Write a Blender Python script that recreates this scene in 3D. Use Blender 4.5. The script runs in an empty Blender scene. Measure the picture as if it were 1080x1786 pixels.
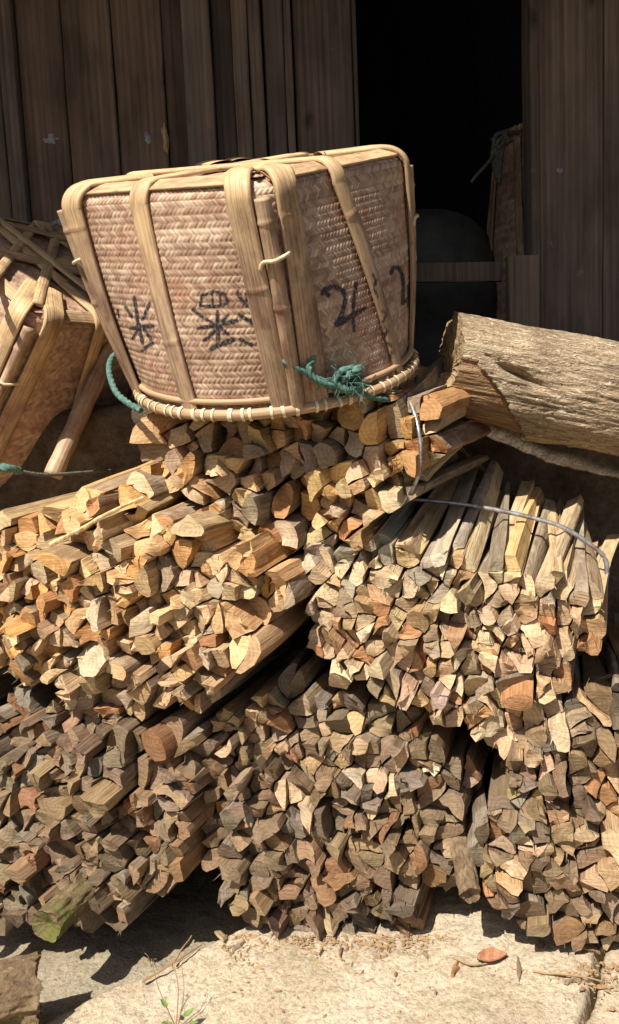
import bpy, math, random
import numpy as np
from mathutils import Matrix, Vector

random.seed(11); rng = np.random.default_rng(7)
scene = bpy.context.scene
COL = scene.collection
rad = math.radians

# ------------------------------------------------------------------ camera
FPX, PITCH, ROLL = 1547.0, rad(8.0), rad(2.5)
CAM = np.array([0.0, 0.0, 1.0])
FWD = np.array([0, math.cos(PITCH), -math.sin(PITCH)])
_R0 = np.array([1.0, 0, 0]); _U0 = np.cross(_R0, FWD)
UPV = _U0 * math.cos(ROLL) + _R0 * math.sin(ROLL)
RGT = _R0 * math.cos(ROLL) - _U0 * math.sin(ROLL)
cd = bpy.data.cameras.new('camera'); cam = bpy.data.objects.new('camera', cd); COL.objects.link(cam)
cd.sensor_fit = 'VERTICAL'; cd.sensor_height = 24.0; cd.lens = 24.0 * FPX / 1786.0
cd.clip_start = 0.02; cd.clip_end = 500
m3 = np.stack([RGT, UPV, -FWD], 1)
cam.matrix_world = Matrix([list(m3[i]) + [CAM[i]] for i in range(3)] + [[0, 0, 0, 1]])
scene.camera = cam

# ------------------------------------------------------------------ sky, sun, exposure
SUN_EL, SUN_AZ = rad(54), rad(36)          # azimuth: to the left of straight behind the camera
SUN = np.array([-math.sin(SUN_AZ) * math.cos(SUN_EL), -math.cos(SUN_AZ) * math.cos(SUN_EL), math.sin(SUN_EL)])
w = bpy.data.worlds.new('World'); scene.world = w; w.use_nodes = True
wn = w.node_tree; bg = wn.nodes['Background']; sky = wn.nodes.new('ShaderNodeTexSky')
sky.sky_type = 'NISHITA'; sky.sun_disc = False; sky.sun_elevation = SUN_EL
sky.sun_rotation = math.atan2(SUN[0], SUN[1]); sky.dust_density = 3.0
wn.links.new(sky.outputs[0], bg.inputs[0]); bg.inputs[1].default_value = 0.05
sl = bpy.data.lights.new('sun', 'SUN'); sl.energy = 5.0; sl.angle = rad(0.5); sl.color = (1.0, 0.93, 0.83)
so = bpy.data.objects.new('sun', sl); COL.objects.link(so)
so.rotation_euler = Vector(SUN.tolist()).to_track_quat('Z', 'Y').to_euler(); so.location = (-3, -3, 5)
scene.view_settings.view_transform = 'Standard'; scene.view_settings.look = 'None'
scene.view_settings.gamma = 1.0; scene.view_settings.exposure = 0.74
scene.render.engine = 'CYCLES'; scene.cycles.max_bounces = 6; scene.cycles.diffuse_bounces = 3; scene.cycles.glossy_bounces = 2

# ------------------------------------------------------------------ helpers
def ray(px, py): return FWD + RGT * (px - 540) / FPX - UPV * (py - 893) / FPX
def at(px, py, Y):
    d = ray(px, py); return CAM + d * (Y - CAM[1]) / d[1]
def ground_at(px, py, z=0.0):
    d = ray(px, py); return CAM + d * ((z - CAM[2]) / d[2])
def proj(X):
    d = X - CAM; z = d @ FWD
    return np.stack([540 + FPX * (d @ RGT) / z, 893 - FPX * (d @ UPV) / z], -1)
def unit(v): v = np.asarray(v, float); return v / (np.linalg.norm(v) + 1e-12)

def _hash(ix, iy, iz, seed):
    h = (ix.astype(np.int64) * 374761393 + iy.astype(np.int64) * 668265263 + iz.astype(np.int64) * 2147483647 + seed * 974711) & 0xffffffff
    h = ((h ^ (h >> 13)) * 1274126177) & 0xffffffff
    h = ((h ^ (h >> 16)) * 2246822519) & 0xffffffff
    return ((h ^ (h >> 15)) & 0xffffff) / float(0xffffff)
def vnoise(p, seed=0):
    p = np.asarray(p, float); i = np.floor(p).astype(np.int64); f = p - i; f = f * f * (3 - 2 * f); out = 0
    for a in (0, 1):
        for b in (0, 1):
            for c in (0, 1):
                wgt = (f[..., 0] if a else 1 - f[..., 0]) * (f[..., 1] if b else 1 - f[..., 1]) * (f[..., 2] if c else 1 - f[..., 2])
                out = out + wgt * _hash(i[..., 0] + a, i[..., 1] + b, i[..., 2] + c, seed)
    return out * 2 - 1
def fbm(p, octs=4, seed=0, gain=.5):
    p = np.asarray(p, float); s = 0; amp = 1.0
    for k in range(octs): s = s + amp * vnoise(p * 2 ** k, seed + k * 17); amp *= gain
    return s

def mesh_from(name, V, Fq=None, Ft=None, uv=None, smooth=True, cols=None, mats=(), midx=None):
    """V (n,3); Fq (m,4) quads; Ft (k,3) tris; uv per vertex; cols dict name->(n,4)"""
    V = np.asarray(V, np.float32); me = bpy.data.meshes.new(name)
    nq = 0 if Fq is None else len(Fq); nt = 0 if Ft is None else len(Ft)
    idx = np.concatenate([np.asarray(Fq, np.int32).ravel() if nq else np.zeros(0, np.int32), np.asarray(Ft, np.int32).ravel() if nt else np.zeros(0, np.int32)])
    me.vertices.add(len(V)); me.vertices.foreach_set('co', V.ravel())
    me.loops.add(len(idx)); me.loops.foreach_set('vertex_index', idx)
    me.polygons.add(nq + nt)
    st = np.concatenate([np.arange(nq) * 4, nq * 4 + np.arange(nt) * 3]).astype(np.int32)
    me.polygons.foreach_set('loop_start', st)
    if isinstance(smooth, bool): sm = np.full(nq + nt, smooth)
    else: sm = np.asarray(smooth)
    me.update(calc_edges=True)
    me.polygons.foreach_set('use_smooth', sm)
    if uv is not None:
        l = me.uv_layers.new(name='UVMap'); l.data.foreach_set('uv', np.asarray(uv, np.float32)[idx].ravel())
    if cols:
        for k, c in cols.items():
            a = me.color_attributes.new(k, 'FLOAT_COLOR', 'POINT'); a.data.foreach_set('color', np.asarray(c, np.float32).ravel())
    for m in mats: me.materials.append(m)
    if midx is not None: me.polygons.foreach_set('material_index', np.asarray(midx, np.int32))
    me.validate(); me.update(); return me

def obj(name, me, parent=None, mat=None, **props):
    if mat is not None and len(me.materials) == 0: me.materials.append(mat)
    o = bpy.data.objects.new(name, me); COL.objects.link(o)
    if parent is not None:
        o.parent = parent; o.matrix_parent_inverse = parent.matrix_basis.inverted()
    for k, v in props.items(): o[k] = v
    return o
def thing(name, loc, label, cat, group=None):
    o = bpy.data.objects.new(name, None); COL.objects.link(o); o.location = [float(x) for x in loc]
    o.empty_display_size = .05; o['label'] = label; o['category'] = cat
    if group: o['group'] = group
    return o
def tag(o, label, cat, group=None):
    o['label'] = label; o['category'] = cat
    if group: o['group'] = group
    return o

def grid_faces(nu, nv, wrap_u=False):
    """vertices ordered [v][u]"""
    u = np.arange(nu if wrap_u else nu - 1); v = np.arange(nv - 1)
    U, Vv = np.meshgrid(u, v); a = Vv * nu + U; b = Vv * nu + (U + 1) % nu
    return np.stack([a, b, b + nu, a + nu], -1).reshape(-1, 4)

def frames(P):
    P = np.asarray(P, float); T = np.gradient(P, axis=0); T /= np.linalg.norm(T, axis=1)[:, None] + 1e-12
    n = np.cross(T[0], [0.31, .17, .93]); n = unit(n); N = [n]
    for k in range(1, len(P)):
        n = N[-1] - T[k] * (N[-1] @ T[k]); N.append(unit(n))
    N = np.array(N); return T, N, np.cross(T, N)
def spline(P, n):
    P = np.asarray(P, float); k = len(P)
    Q = np.vstack([2 * P[0] - P[1], P, 2 * P[-1] - P[-2]]); out = []
    for t in np.linspace(0, k - 1 - 1e-9, n):
        i = int(t); f = t - i; a, b, c, d = Q[i], Q[i + 1], Q[i + 2], Q[i + 3]
        out.append(.5 * ((2 * b) + (-a + c) * f + (2 * a - 5 * b + 4 * c - d) * f * f + (-a + 3 * b - 3 * c + d) * f ** 3))
    return np.array(out)
def tube_arrays(P, r, seg=10, strands=0, pitch=.02, rough=0, seed=0, depth=.3):
    P = np.asarray(P, float); n = len(P); T, N, B = frames(P)
    L = np.concatenate([[0], np.cumsum(np.linalg.norm(np.diff(P, axis=0), axis=1))])
    th = np.arange(seg) / seg * 2 * np.pi; R = np.broadcast_to(np.asarray(r, float).reshape(-1, 1), (n, 1)) * np.ones((n, seg))
    if strands: R = R * (1 - depth + depth * np.abs(np.cos(strands / 2 * (th[None] - L[:, None] / pitch * 2 * np.pi))))
    V = P[:, None] + R[..., None] * (np.cos(th)[None, :, None] * N[:, None] + np.sin(th)[None, :, None] * B[:, None])
    V = V.reshape(-1, 3)
    if rough: V = V + rough * np.stack([vnoise(V * 60 + s * 9.1, seed + s) for s in range(3)], -1)
    Fq = grid_faces(seg, n, True)
    V = np.vstack([V, P[:1], P[-1:]]); c0 = len(V) - 2
    Ft = [[c0, (k + 1) % seg, k] for k in range(seg)] + [[c0 + 1, (n - 1) * seg + k, (n - 1) * seg + (k + 1) % seg] for k in range(seg)]
    uv = np.vstack([np.stack([np.repeat(L, seg), np.tile(th * .01, n)], -1), [[0, 0], [L[-1], 0]]])
    return V, Fq, np.array(Ft), uv
def tube(name, P, r, seg=10, parent=None, mat=None, smooth=True, **k):
    V, Fq, Ft, uv = tube_arrays(P, r, seg, **k)
    return obj(name, mesh_from(name, V, Fq, Ft, uv, smooth, mats=[mat]), parent)

# ------------------------------------------------------------------ materials
class NT:
    def __init__(s, name, rough=.8, spec=.25):
        s.m = bpy.data.materials.new(name); s.m.use_nodes = True; s.t = s.m.node_tree; s.n = s.t.nodes
        s.b = s.n['Principled BSDF']; s.b.inputs['Roughness'].default_value = rough
        s.b.inputs['Specular IOR Level'].default_value = spec
    def node(s, t, **k):
        n = s.n.new('ShaderNode' + t)
        for a, v in k.items(): setattr(n, a, v)
        return n
    def put(s, sock, v):
        if hasattr(v, 'is_output'): s.t.links.new(v, sock)
        elif isinstance(v, (tuple, list)):
            v = tuple(v)
            if len(sock.default_value) == 4 and len(v) == 3: v += (1,)
            sock.default_value = v
        else: sock.default_value = v
    def math(s, op, a, b=None, clamp=False):
        n = s.node('Math', operation=op, use_clamp=clamp); s.put(n.inputs[0], a)
        if b is not None: s.put(n.inputs[1], b)
        return n.outputs[0]
    def vmath(s, op, a, b=None, sc=None):
        n = s.node('VectorMath', operation=op); s.put(n.inputs[0], a)
        if b is not None: s.put(n.inputs[1], b)
        if sc is not None: s.put(n.inputs['Scale'], sc)
        return n.outputs['Value'] if op in ('LENGTH', 'DOT_PRODUCT') else n.outputs[0]
    def mapping(s, v, scale=(1, 1, 1), loc=(0, 0, 0), rot=(0, 0, 0)):
        n = s.node('Mapping'); s.put(n.inputs[0], v); s.put(n.inputs['Scale'], scale); s.put(n.inputs['Location'], loc); s.put(n.inputs['Rotation'], rot); return n.outputs[0]
    def noise(s, v, scale=5, detail=4, rough=.55, dist=0, out=0):
        n = s.node('TexNoise'); s.put(n.inputs['Vector'], v); s.put(n.inputs['Scale'], scale); n.inputs['Detail'].default_value = detail
        n.inputs['Roughness'].default_value = rough; n.inputs['Distortion'].default_value = dist; return n.outputs[out]
    def voro(s, v, scale=5, feature='F1', out=0, rnd=1):
        n = s.node('TexVoronoi', feature=feature); s.put(n.inputs['Vector'], v); s.put(n.inputs['Scale'], scale); n.inputs['Randomness'].default_value = rnd; return n.outputs[out]
    def ramp(s, f, stops):
        n = s.node('ValToRGB'); s.put(n.inputs[0], f); e = n.color_ramp.elements
        while len(e) < len(stops): e.new(.5)
        for q, (p, c) in zip(e, stops): q.position = p; q.color = (c, c, c, 1) if not isinstance(c, (tuple, list)) else (*c[:3], 1)
        return n.outputs[0]
    def mix(s, f, a, b, mode='MIX'):
        n = s.node('Mix', data_type='RGBA', blend_type=mode); s.put(n.inputs[0], f); s.put(n.inputs[6], a); s.put(n.inputs[7], b); return n.outputs[2]
    def obj(s): return s.node('TexCoord').outputs['Object']
    def uv(s): return s.node('TexCoord').outputs['UV']
    def rnd(s): return s.node('ObjectInfo').outputs['Random']
    def ocol(s): return s.node('ObjectInfo').outputs['Color']
    def attr(s, name): return s.node('Attribute', attribute_name=name).outputs['Color']
    def color(s, c): s.put(s.b.inputs['Base Color'], c); return s
    def rough(s, c): s.put(s.b.inputs['Roughness'], c); return s
    def bump(s, h, strength=.5, dist=.002):
        n = s.node('Bump'); n.inputs['Strength'].default_value = strength; n.inputs['Distance'].default_value = dist; s.put(n.inputs['Height'], h)
        s.t.links.new(n.outputs[0], s.b.inputs['Normal']); return s
    def grey(s, v): 
        n = s.node('CombineColor'); [s.put(n.inputs[i], v) for i in range(3)]; return n.outputs[0]

def seeded(N, v, k=37.0):
    c = N.node('CombineXYZ'); r = N.rnd(); [N.put(c.inputs[i], N.math('MULTIPLY', r, k * (i + 1))) for i in range(3)]
    return N.vmath('ADD', v, c.outputs[0])

def make_mats():
    M = {}
    # sawn / chopped end of a split stick; UV = metres from the pith, so the rings are centred on it
    N = NT('wood_end', .85, .15); uv = N.uv(); sv = seeded(N, uv)
    warp = N.noise(sv, 40, 3, out=1); p = N.vmath('ADD', uv, N.vmath('SCALE', N.vmath('SUBTRACT', warp, (.5, .5, .5)), sc=.010))
    r = N.vmath('LENGTH', p)
    ring = N.math('SINE', N.math('MULTIPLY', r, 2200.0))
    ring2 = N.math('SINE', N.math('MULTIPLY', r, 790.0))
    rr_ = N.math('ADD', N.math('MULTIPLY', ring, .5), N.math('MULTIPLY', ring2, .5))
    ringm = N.ramp(N.math('ADD', N.math('MULTIPLY', rr_, .5), .5), [(.1, .74), (.75, 1.04)])
    sep = N.node('SeparateXYZ'); N.put(sep.inputs[0], p); ang = N.math('ARCTAN2', sep.outputs[1], sep.outputs[0])
    cmb = N.node('CombineXYZ'); N.put(cmb.inputs[0], N.math('MULTIPLY', ang, 5.0)); N.put(cmb.inputs[1], N.math('MULTIPLY', r, 14.0)); N.put(cmb.inputs[2], N.math('MULTIPLY', N.rnd(), 91.0))
    rayn = N.noise(cmb.outputs[0], 3.2, 3, .6)
    crack = N.ramp(rayn, [(.27, .45), (.34, 1.0)])
    saw = N.noise(N.mapping(sv, (30, 260, 1), rot=(0, 0, .5)), 1.0, 3, .6)
    blot = N.noise(sv, 26, 4, .6)
    c = N.mix(1.0, N.ocol(), ringm, 'MULTIPLY')
    c = N.mix(1.0, c, crack, 'MULTIPLY')
    c = N.mix(1.0, c, N.ramp(blot, [(.28, (.70, .66, .62)), (.5, (1, .99, .97)), (.74, (1.14, 1.12, 1.06))]), 'MULTIPLY')
    c = N.mix(1.0, c, N.ramp(saw, [(.3, .8), (.6, 1.06)]), 'MULTIPLY')
    N.color(c); N.bump(N.math('ADD', N.math('ADD', N.math('MULTIPLY', saw, 1.0), N.math('MULTIPLY', crack, .35)), N.math('ADD', N.math('MULTIPLY', ringm, .3), N.math('MULTIPLY', blot, .25))), .7, .0020)
    M['end'] = N.m
    # split long side: fibres along U
    N = NT('wood_split', .8, .2); uv = seeded(N, N.uv())
    fib = N.noise(N.mapping(uv, (7, 230, 1)), 1.0, 5, .65, .25); fib2 = N.noise(N.mapping(uv, (16, 60, 1)), 1.0, 4, .6)
    sh = N.noise(N.mapping(uv, (3, 900, 1)), 1.0, 2, .5)
    c = N.mix(1.0, N.ocol(), N.ramp(fib, [(.25, (.62, .54, .46)), (.5, (1, .98, .94)), (.75, (1.22, 1.2, 1.12))]), 'MULTIPLY')
    c = N.mix(1.0, c, N.ramp(fib2, [(.3, (.72, .62, .55)), (.55, 1.0), (.8, 1.08)]), 'MULTIPLY')
    N.color(c); N.bump(N.math('ADD', N.math('MULTIPLY', fib, 1.4), N.math('ADD', fib2, N.math('MULTIPLY', sh, .4))), .9, .004)
    M['split'] = N.m
    # bark
    N = NT('stick_bark', .9, .15); uv = seeded(N, N.uv())
    a = N.noise(N.mapping(uv, (14, 130, 1)), 1.0, 5, .68, .3); b = N.voro(N.mapping(uv, (18, 150, 1)), 1.0, 'DISTANCE_TO_EDGE')
    lich = N.noise(uv, 22, 4, .6)
    c = N.ramp(a, [(.25, (.045, .032, .022)), (.5, (.14, .105, .075)), (.72, (.30, .25, .19))])
    c = N.mix(N.ramp(lich, [(.52, 0), (.62, .6)]), c, (.36, .31, .24))
    N.color(N.mix(.25, c, N.ocol())); N.bump(N.math('ADD', a, N.math('MULTIPLY', N.math('MINIMUM', b, .25), .8)), .8, .003)
    M['bark'] = N.m
    # big barked log: colour attribute 'bare' R = bark stripped
    N = NT('log_bark', .9, .15); o = N.obj(); bare = N.node('SeparateColor'); N.put(bare.inputs[0], N.attr('bare'))
    st = N.mapping(o, (13, 105, 105)); a = N.noise(st, 1.0, 7, .68, .8); fl = N.voro(N.mapping(N.vmath('ADD', o, N.vmath('SCALE', N.noise(o, 45, 4, out=1), sc=.022)), (15, 165, 165)), 1.0, 'DISTANCE_TO_EDGE')
    big = N.noise(N.mapping(o, (9, 14, 14)), 1.0, 4, .6)
    bc = N.ramp(a, [(.25, (.17, .125, .08)), (.45, (.35, .27, .185)), (.6, (.48, .39, .28)), (.8, (.60, .52, .40))])
    bc = N.mix(1.0, bc, N.ramp(big, [(.35, (.74, .70, .66)), (.62, (1.1, 1.07, 1.0))]), 'MULTIPLY')
    crk = N.ramp(fl, [(.0, .5), (.12, 1.0)])
    bc = N.mix(.9, bc, crk, 'MULTIPLY')
    pale = N.ramp(N.noise(N.mapping(o, (40, 70, 70)), 1.0, 5, .7), [(.58, 0), (.66, .7)])
    bc = N.mix(pale, bc, (.70, .60, .44))
    fib = N.noise(N.mapping(o, (6, 120, 120)), 1.0, 5, .65, .3)
    wc = N.ramp(fib, [(.25, (.10, .058, .030)), (.5, (.24, .145, .075)), (.72, (.40, .27, .155))])
    N.color(N.mix(bare.outputs[0], bc, wc))
    N.bump(N.math('ADD', N.math('MULTIPLY', N.math('MINIMUM', fl, .3), 1.0), N.math('ADD', a, N.math('MULTIPLY', fib, .3))), .9, .006)
    M['log'] = N.m
    N = NT('log_core', .85, .15); o = N.obj(); fib = N.noise(N.mapping(o, (20, 110, 110)), 1.0, 5, .65, .4)
    N.color(N.ramp(fib, [(.25, (.13, .08, .04)), (.5, (.33, .23, .13)), (.75, (.52, .40, .25))])); N.bump(fib, .9, .006); M['core'] = N.m
    # woven bamboo skin: colour attribute 'weave' R = strand tone, G = ink, B = gap
    N = NT('woven_bamboo', .48, .4); sc_ = N.node('SeparateColor'); N.put(sc_.inputs[0], N.attr('weave')); o = N.obj()
    tone = N.math('ADD', N.math('MULTIPLY', sc_.outputs[0], .62), N.math('MULTIPLY', N.noise(N.mapping(o, (7, 7, 14)), 1.0, 4, .6), .42))
    c = N.ramp(tone, [(.2, (.25, .145, .098)), (.42, (.39, .25, .172)), (.62, (.52, .365, .255)), (.85, (.68, .53, .38))])
    redd = N.ramp(N.noise(o, 9, 3, .6), [(.52, 0), (.70, .55)]); c = N.mix(redd, c, (.40, .19, .11))
    c = N.mix(N.math('MULTIPLY', sc_.outputs[2], .75), c, (.10, .055, .03))
    ink = N.math('MULTIPLY', sc_.outputs[1], N.ramp(N.noise(o, 260, 2, .6), [(.30, .45), (.5, 1.0)])); c = N.mix(ink, c, (.022, .022, .030))
    N.color(c); N.bump(N.noise(N.mapping(o, (300, 300, 300)), 1.0, 2), .25, .001); M['weave'] = N.m
    # split bamboo slat: UV (along, across) in metres; attribute 'ink' for brushed writing
    N = NT('bamboo_slat', .42, .42); uv = seeded(N, N.uv(), 11); ik = N.node('SeparateColor'); N.put(ik.inputs[0], N.attr('ink'))
    st = N.noise(N.mapping(uv, (5, 330, 1)), 1.0, 4, .6, .15); sp = N.noise(N.mapping(uv, (11, 26, 1)), 1.0, 5, .65, .5)
    c = N.ramp(sp, [(.26, (.17, .098, .066)), (.42, (.33, .21, .14)), (.58, (.47, .335, .215)), (.78, (.62, .49, .32))])
    c = N.mix(N.math('MULTIPLY', ik.outputs[1], .55), c, (.23, .12, .06))
    c = N.mix(N.math('MULTIPLY', ik.outputs[2], N.ramp(sp, [(.3, .35), (.55, .9)])), c, (.67, .475, .255))
    c = N.mix(1.0, c, N.ramp(st, [(.28, (.55, .48, .44)), (.5, (1.0, .99, .97)), (.8, (1.22, 1.2, 1.14))]), 'MULTIPLY')
    blot = N.noise(N.mapping(uv, (22, 40, 1)), 1.0, 5, .7); c = N.mix(1.0, c, N.ramp(blot, [(.3, (.60, .54, .50)), (.52, (1, 1, 1)), (.75, (1.12, 1.1, 1.05))]), 'MULTIPLY')
    c = N.mix(ik.outputs[0], c, (.02, .02, .025)); N.color(c)
    N.rough(N.ramp(sp, [(.3, .7), (.7, .45)])); N.bump(N.math('ADD', N.math('MULTIPLY', st, 1.5), N.math('MULTIPLY', sp, .6)), .6, .002); M['slat'] = N.m
    N = NT('cane_lashing', .5, .35); N.color(N.ramp(N.noise(seeded(N, N.obj()), 120, 3), [(.3, (.50, .38, .22)), (.7, (.78, .68, .48))])); M['cane'] = N.m
    N = NT('rim_hoop', .55, .3); uv = N.uv(); N.color(N.ramp(N.noise(N.mapping(uv, (14, 300, 1)), 1.0, 4), [(.3, (.27, .155, .085)), (.7, (.52, .36, .21))])); M['hoop'] = N.m
    # ropes, wire
    N = NT('green_rope', .8, .2); N.color(N.ramp(N.noise(N.obj(), 160, 4, .7), [(.3, (.03, .085, .068)), (.55, (.085, .165, .132)), (.8, (.24, .32, .27))])); M['rope'] = N.m
    N = NT('old_rope', .9, .1); N.color(N.ramp(N.noise(N.obj(), 120, 4, .7), [(.3, (.05, .055, .045)), (.7, (.16, .16, .13))])); M['oldrope'] = N.m
    N = NT('steel_cable', .42, .5); N.b.inputs['Metallic'].default_value = .75; N.color(N.ramp(N.noise(N.obj(), 70, 4, .7), [(.35, (.16, .14, .12)), (.62, (.50, .50, .50))])); M['cable'] = N.m
    # old house boards
    N = NT('house_board', .82, .2); o = seeded(N, N.obj(), 53)
    g = N.noise(N.mapping(o, (75, 75, 1.6)), 1.0, 6, .62, .5); g2 = N.noise(N.mapping(o, (240, 240, 5)), 1.0, 3, .6)
    cath = N.node('TexWave', wave_type='BANDS', bands_direction='X'); N.put(cath.inputs['Vector'], N.mapping(o, (17, 17, .7))); cath.inputs['Scale'].default_value = 1.0; cath.inputs['Distortion'].default_value = 7.0; cath.inputs['Detail'].default_value = 3; cath.inputs['Detail Scale'].default_value = .8
    sta = N.noise(N.mapping(o, (6, 6, 2.6)), 1.0, 5, .62); flk = N.noise(o, 17, 6, .72)
    c = N.ramp(g, [(.25, (.115, .091, .075)), (.5, (.175, .143, .120)), (.78, (.25, .213, .184))])
    c = N.mix(1.0, c, N.ramp(cath.outputs[1], [(.15, (.86, .84, .82)), (.7, (1.05, 1.03, 1.0))]), 'MULTIPLY')
    c = N.mix(1.0, c, N.ramp(sta, [(.32, (.55, .53, .51)), (.5, (1.0, .97, .94)), (.7, (1.35, 1.28, 1.2))]), 'MULTIPLY')
    kn = N.voro(N.mapping(N.vmath('ADD', o, N.vmath('SCALE', N.noise(o, 9, 2, out=1), sc=.05)), (9, 9, 3.2)), 1.0)
    c = N.mix(N.ramp(kn, [(.05, .75), (.13, 0)]), c, (.035, .026, .021))
    c = N.mix(N.ramp(N.noise(N.mapping(o, (14, 14, 1.2)), 1.0, 5, .65), [(.52, 0), (.68, .55)]), c, (.155, .135, .122))
    c = N.mix(N.ramp(flk, [(.66, 0), (.72, .5)]), c, (.26, .24, .23))
    c = N.mix(1.0, c, N.ramp(g2, [(.3, .86), (.6, 1.04)]), 'MULTIPLY')
    c = N.mix(1.0, c, N.ocol(), 'MULTIPLY'); N.color(c)
    N.bump(N.math('ADD', N.math('MULTIPLY', g, 1.2), N.math('ADD', N.math('MULTIPLY', g2, .7), N.math('MULTIPLY', cath.outputs[1], .1))), .4, .002); M['board'] = N.m
    # lime plaster splash, pale splinter
    N = NT('plaster_splash', .9, .1); N.color(N.ramp(N.noise(N.obj(), 90, 4), [(.3, (.16, .15, .15)), (.65, (.42, .41, .40))])); M['splash'] = N.m
    N = NT('pale_splinter', .8, .2); N.color(N.ramp(N.noise(N.mapping(N.obj(), (200, 200, 12)), 1.0, 4), [(.3, (.34, .20, .08)), (.7, (.74, .56, .30))])); M['splinter'] = N.m
    # stone
    N = NT('slab_stone', .9, .15); o = N.obj()
    a = N.noise(o, 6, 7, .66, .3); sp = N.noise(o, 130, 5, .7); pit = N.voro(N.vmath('ADD', o, N.vmath('SCALE', N.noise(o, 40, 3, out=1), sc=.03)), 85); fine = N.noise(o, 420, 3, .7)
    c = N.ramp(a, [(.30, (.40, .32, .215)), (.5, (.50, .415, .29)), (.7, (.58, .50, .37))])
    c = N.mix(1.0, c, N.ramp(sp, [(.30, (.55, .50, .44)), (.5, (1, .99, .97)), (.72, (1.2, 1.2, 1.2))]), 'MULTIPLY')
    c = N.mix(1.0, c, N.ramp(fine, [(.3, .82), (.65, 1.08)]), 'MULTIPLY')
    moss = N.ramp(N.noise(o, 11, 5, .7), [(.60, 0), (.74, .5)]); c = N.mix(moss, c, (.27, .26, .12))
    c = N.mix(1.0, c, N.ocol(), 'MULTIPLY'); N.color(c)
    N.bump(N.math('ADD', N.math('MULTIPLY', sp, 1.3), N.math('ADD', N.math('MULTIPLY', N.math('MINIMUM', pit, .5), .8), N.math('MULTIPLY', fine, .5))), .8, .004); M['slab'] = N.m
    N = NT('earth', .95, .1); o = N.obj(); a = N.noise(o, 14, 7, .7); g = N.noise(o, 90, 5, .7)
    c = N.ramp(a, [(.3, (.07, .055, .038)), (.5, (.12, .096, .068)), (.72, (.18, .147, .105))]); c = N.mix(1.0, c, N.ramp(g, [(.3, .7), (.65, 1.15)]), 'MULTIPLY')
    N.color(c); N.bump(N.math('ADD', a, g), 1.0, .012); M['earth'] = N.m
    N = NT('foundation_stone', .95, .1); o = N.obj(); a = N.noise(o, 7, 7, .7); g = N.noise(o, 70, 5, .75)
    c = N.ramp(a, [(.3, (.055, .040, .028)), (.5, (.115, .085, .058)), (.72, (.20, .165, .125))]); c = N.mix(1.0, c, N.ramp(g, [(.3, .6), (.65, 1.25)]), 'MULTIPLY')
    N.color(c); N.bump(N.math('ADD', a, g), 1.0, .01); M['found'] = N.m
    N = NT('mossy_wood', .9, .1); o = N.obj(); a = N.noise(o, 34, 6, .7, .5); ms = N.noise(o, 13, 6, .75)
    geo = N.node('NewGeometry')
    c = N.ramp(a, [(.25, (.06, .038, .022)), (.5, (.16, .11, .066)), (.75, (.32, .235, .15))])
    mk = N.node('SeparateColor'); N.put(mk.inputs[0], N.attr('moss'))
    msk = N.math('MULTIPLY', N.ramp(ms, [(.38, 0), (.55, 1)]), mk.outputs[0])
    c = N.mix(msk, c, N.mix(N.noise(o, 80, 4), (.07, .075, .02), (.17, .17, .05))); N.color(c)
    N.bump(N.math('ADD', a, N.math('MULTIPLY', N.noise(o, 150, 4, .7), .7)), .9, .006); M['mossy'] = N.m
    N = NT('glazed_vat', .85, .15); o = N.obj(); N.color(N.ramp(N.noise(o, 8, 5, .65), [(.3, (.045, .043, .039)), (.7, (.11, .106, .096))])); N.bump(N.noise(o, 30, 4), .5, .004); M['vat'] = N.m
    N = NT('green_leaf', .6, .3); N.color(N.mix(N.noise(N.obj(), 60, 3), (.09, .15, .035), (.20, .27, .08))); N.b.inputs['Subsurface Weight'].default_value = 0; M['leaf'] = N.m
    N = NT('dry_stem', .8, .2); N.color(N.mix(N.noise(N.obj(), 50, 3), (.20, .11, .06), (.36, .25, .13))); M['stem'] = N.m
    N = NT('dry_leaf', .7, .25); N.color(N.ramp(N.noise(N.obj(), 90, 4), [(.3, (.20, .085, .04)), (.7, (.42, .21, .11))])); M['dryleaf'] = N.m
    N = NT('roof_tile', .9, .1); N.color(N.ramp(N.noise(N.obj(), 6, 5), [(.3, (.04, .04, .042)), (.7, (.10, .10, .10))])); M['tile'] = N.m
    return M
M = make_mats()

# ------------------------------------------------------------------ house
def box_mesh(name, x0, x1, y0, y1, z0, z1, bev=.003, wav=.0015, nz=14, seed=0):
    """upright board: bevelled long edges, slightly bowed along its height"""
    b = bev
    sec = np.array([[x0 + b, y0], [x1 - b, y0], [x1, y0 + b], [x1, y1 - b], [x1 - b, y1], [x0 + b, y1], [x0, y1 - b], [x0, y0 + b]])
    zs = np.linspace(z0, z1, nz); V = []
    for k, z in enumerate(zs):
        q = np.array([[s[0], s[1], z] for s in sec])
        q[:, 0] += wav * 1.2 * vnoise(np.c_[sec[:, 0] * 0 + (sec[:, 0] > (x0 + x1) / 2) * 9, sec[:, 0] * 0, sec[:, 0] * 0 + z * 5], seed)
        q[:, 1] += wav * 2 * vnoise(np.c_[sec[:, 0] * 30, sec[:, 0] * 0, sec[:, 0] * 0 + z * 4], seed + 5)
        V.append(q)
    V = np.vstack(V); Fq = grid_faces(8, nz, True)
    n = len(V); V = np.vstack([V, V[:8].mean(0), V[-8:].mean(0)])
    Ft = [[n, (k + 1) % 8, k] for k in range(8)] + [[n + 1, n - 8 + k, n - 8 + (k + 1) % 8] for k in range(8)]
    return mesh_from(name, V, Fq, np.array(Ft), smooth=False)
WALL_Y, LEDGE_Z, FOUND_Y = 2.50, 0.985, 2.03
def wx(px, py=200, Y=WALL_Y): return float(at(px, py, Y)[0])
house = thing('timber_house', (0, WALL_Y, LEDGE_Z), 'weathered brown timber house wall with a dark open doorway', 'house')
TOPZ = 2.75
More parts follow.
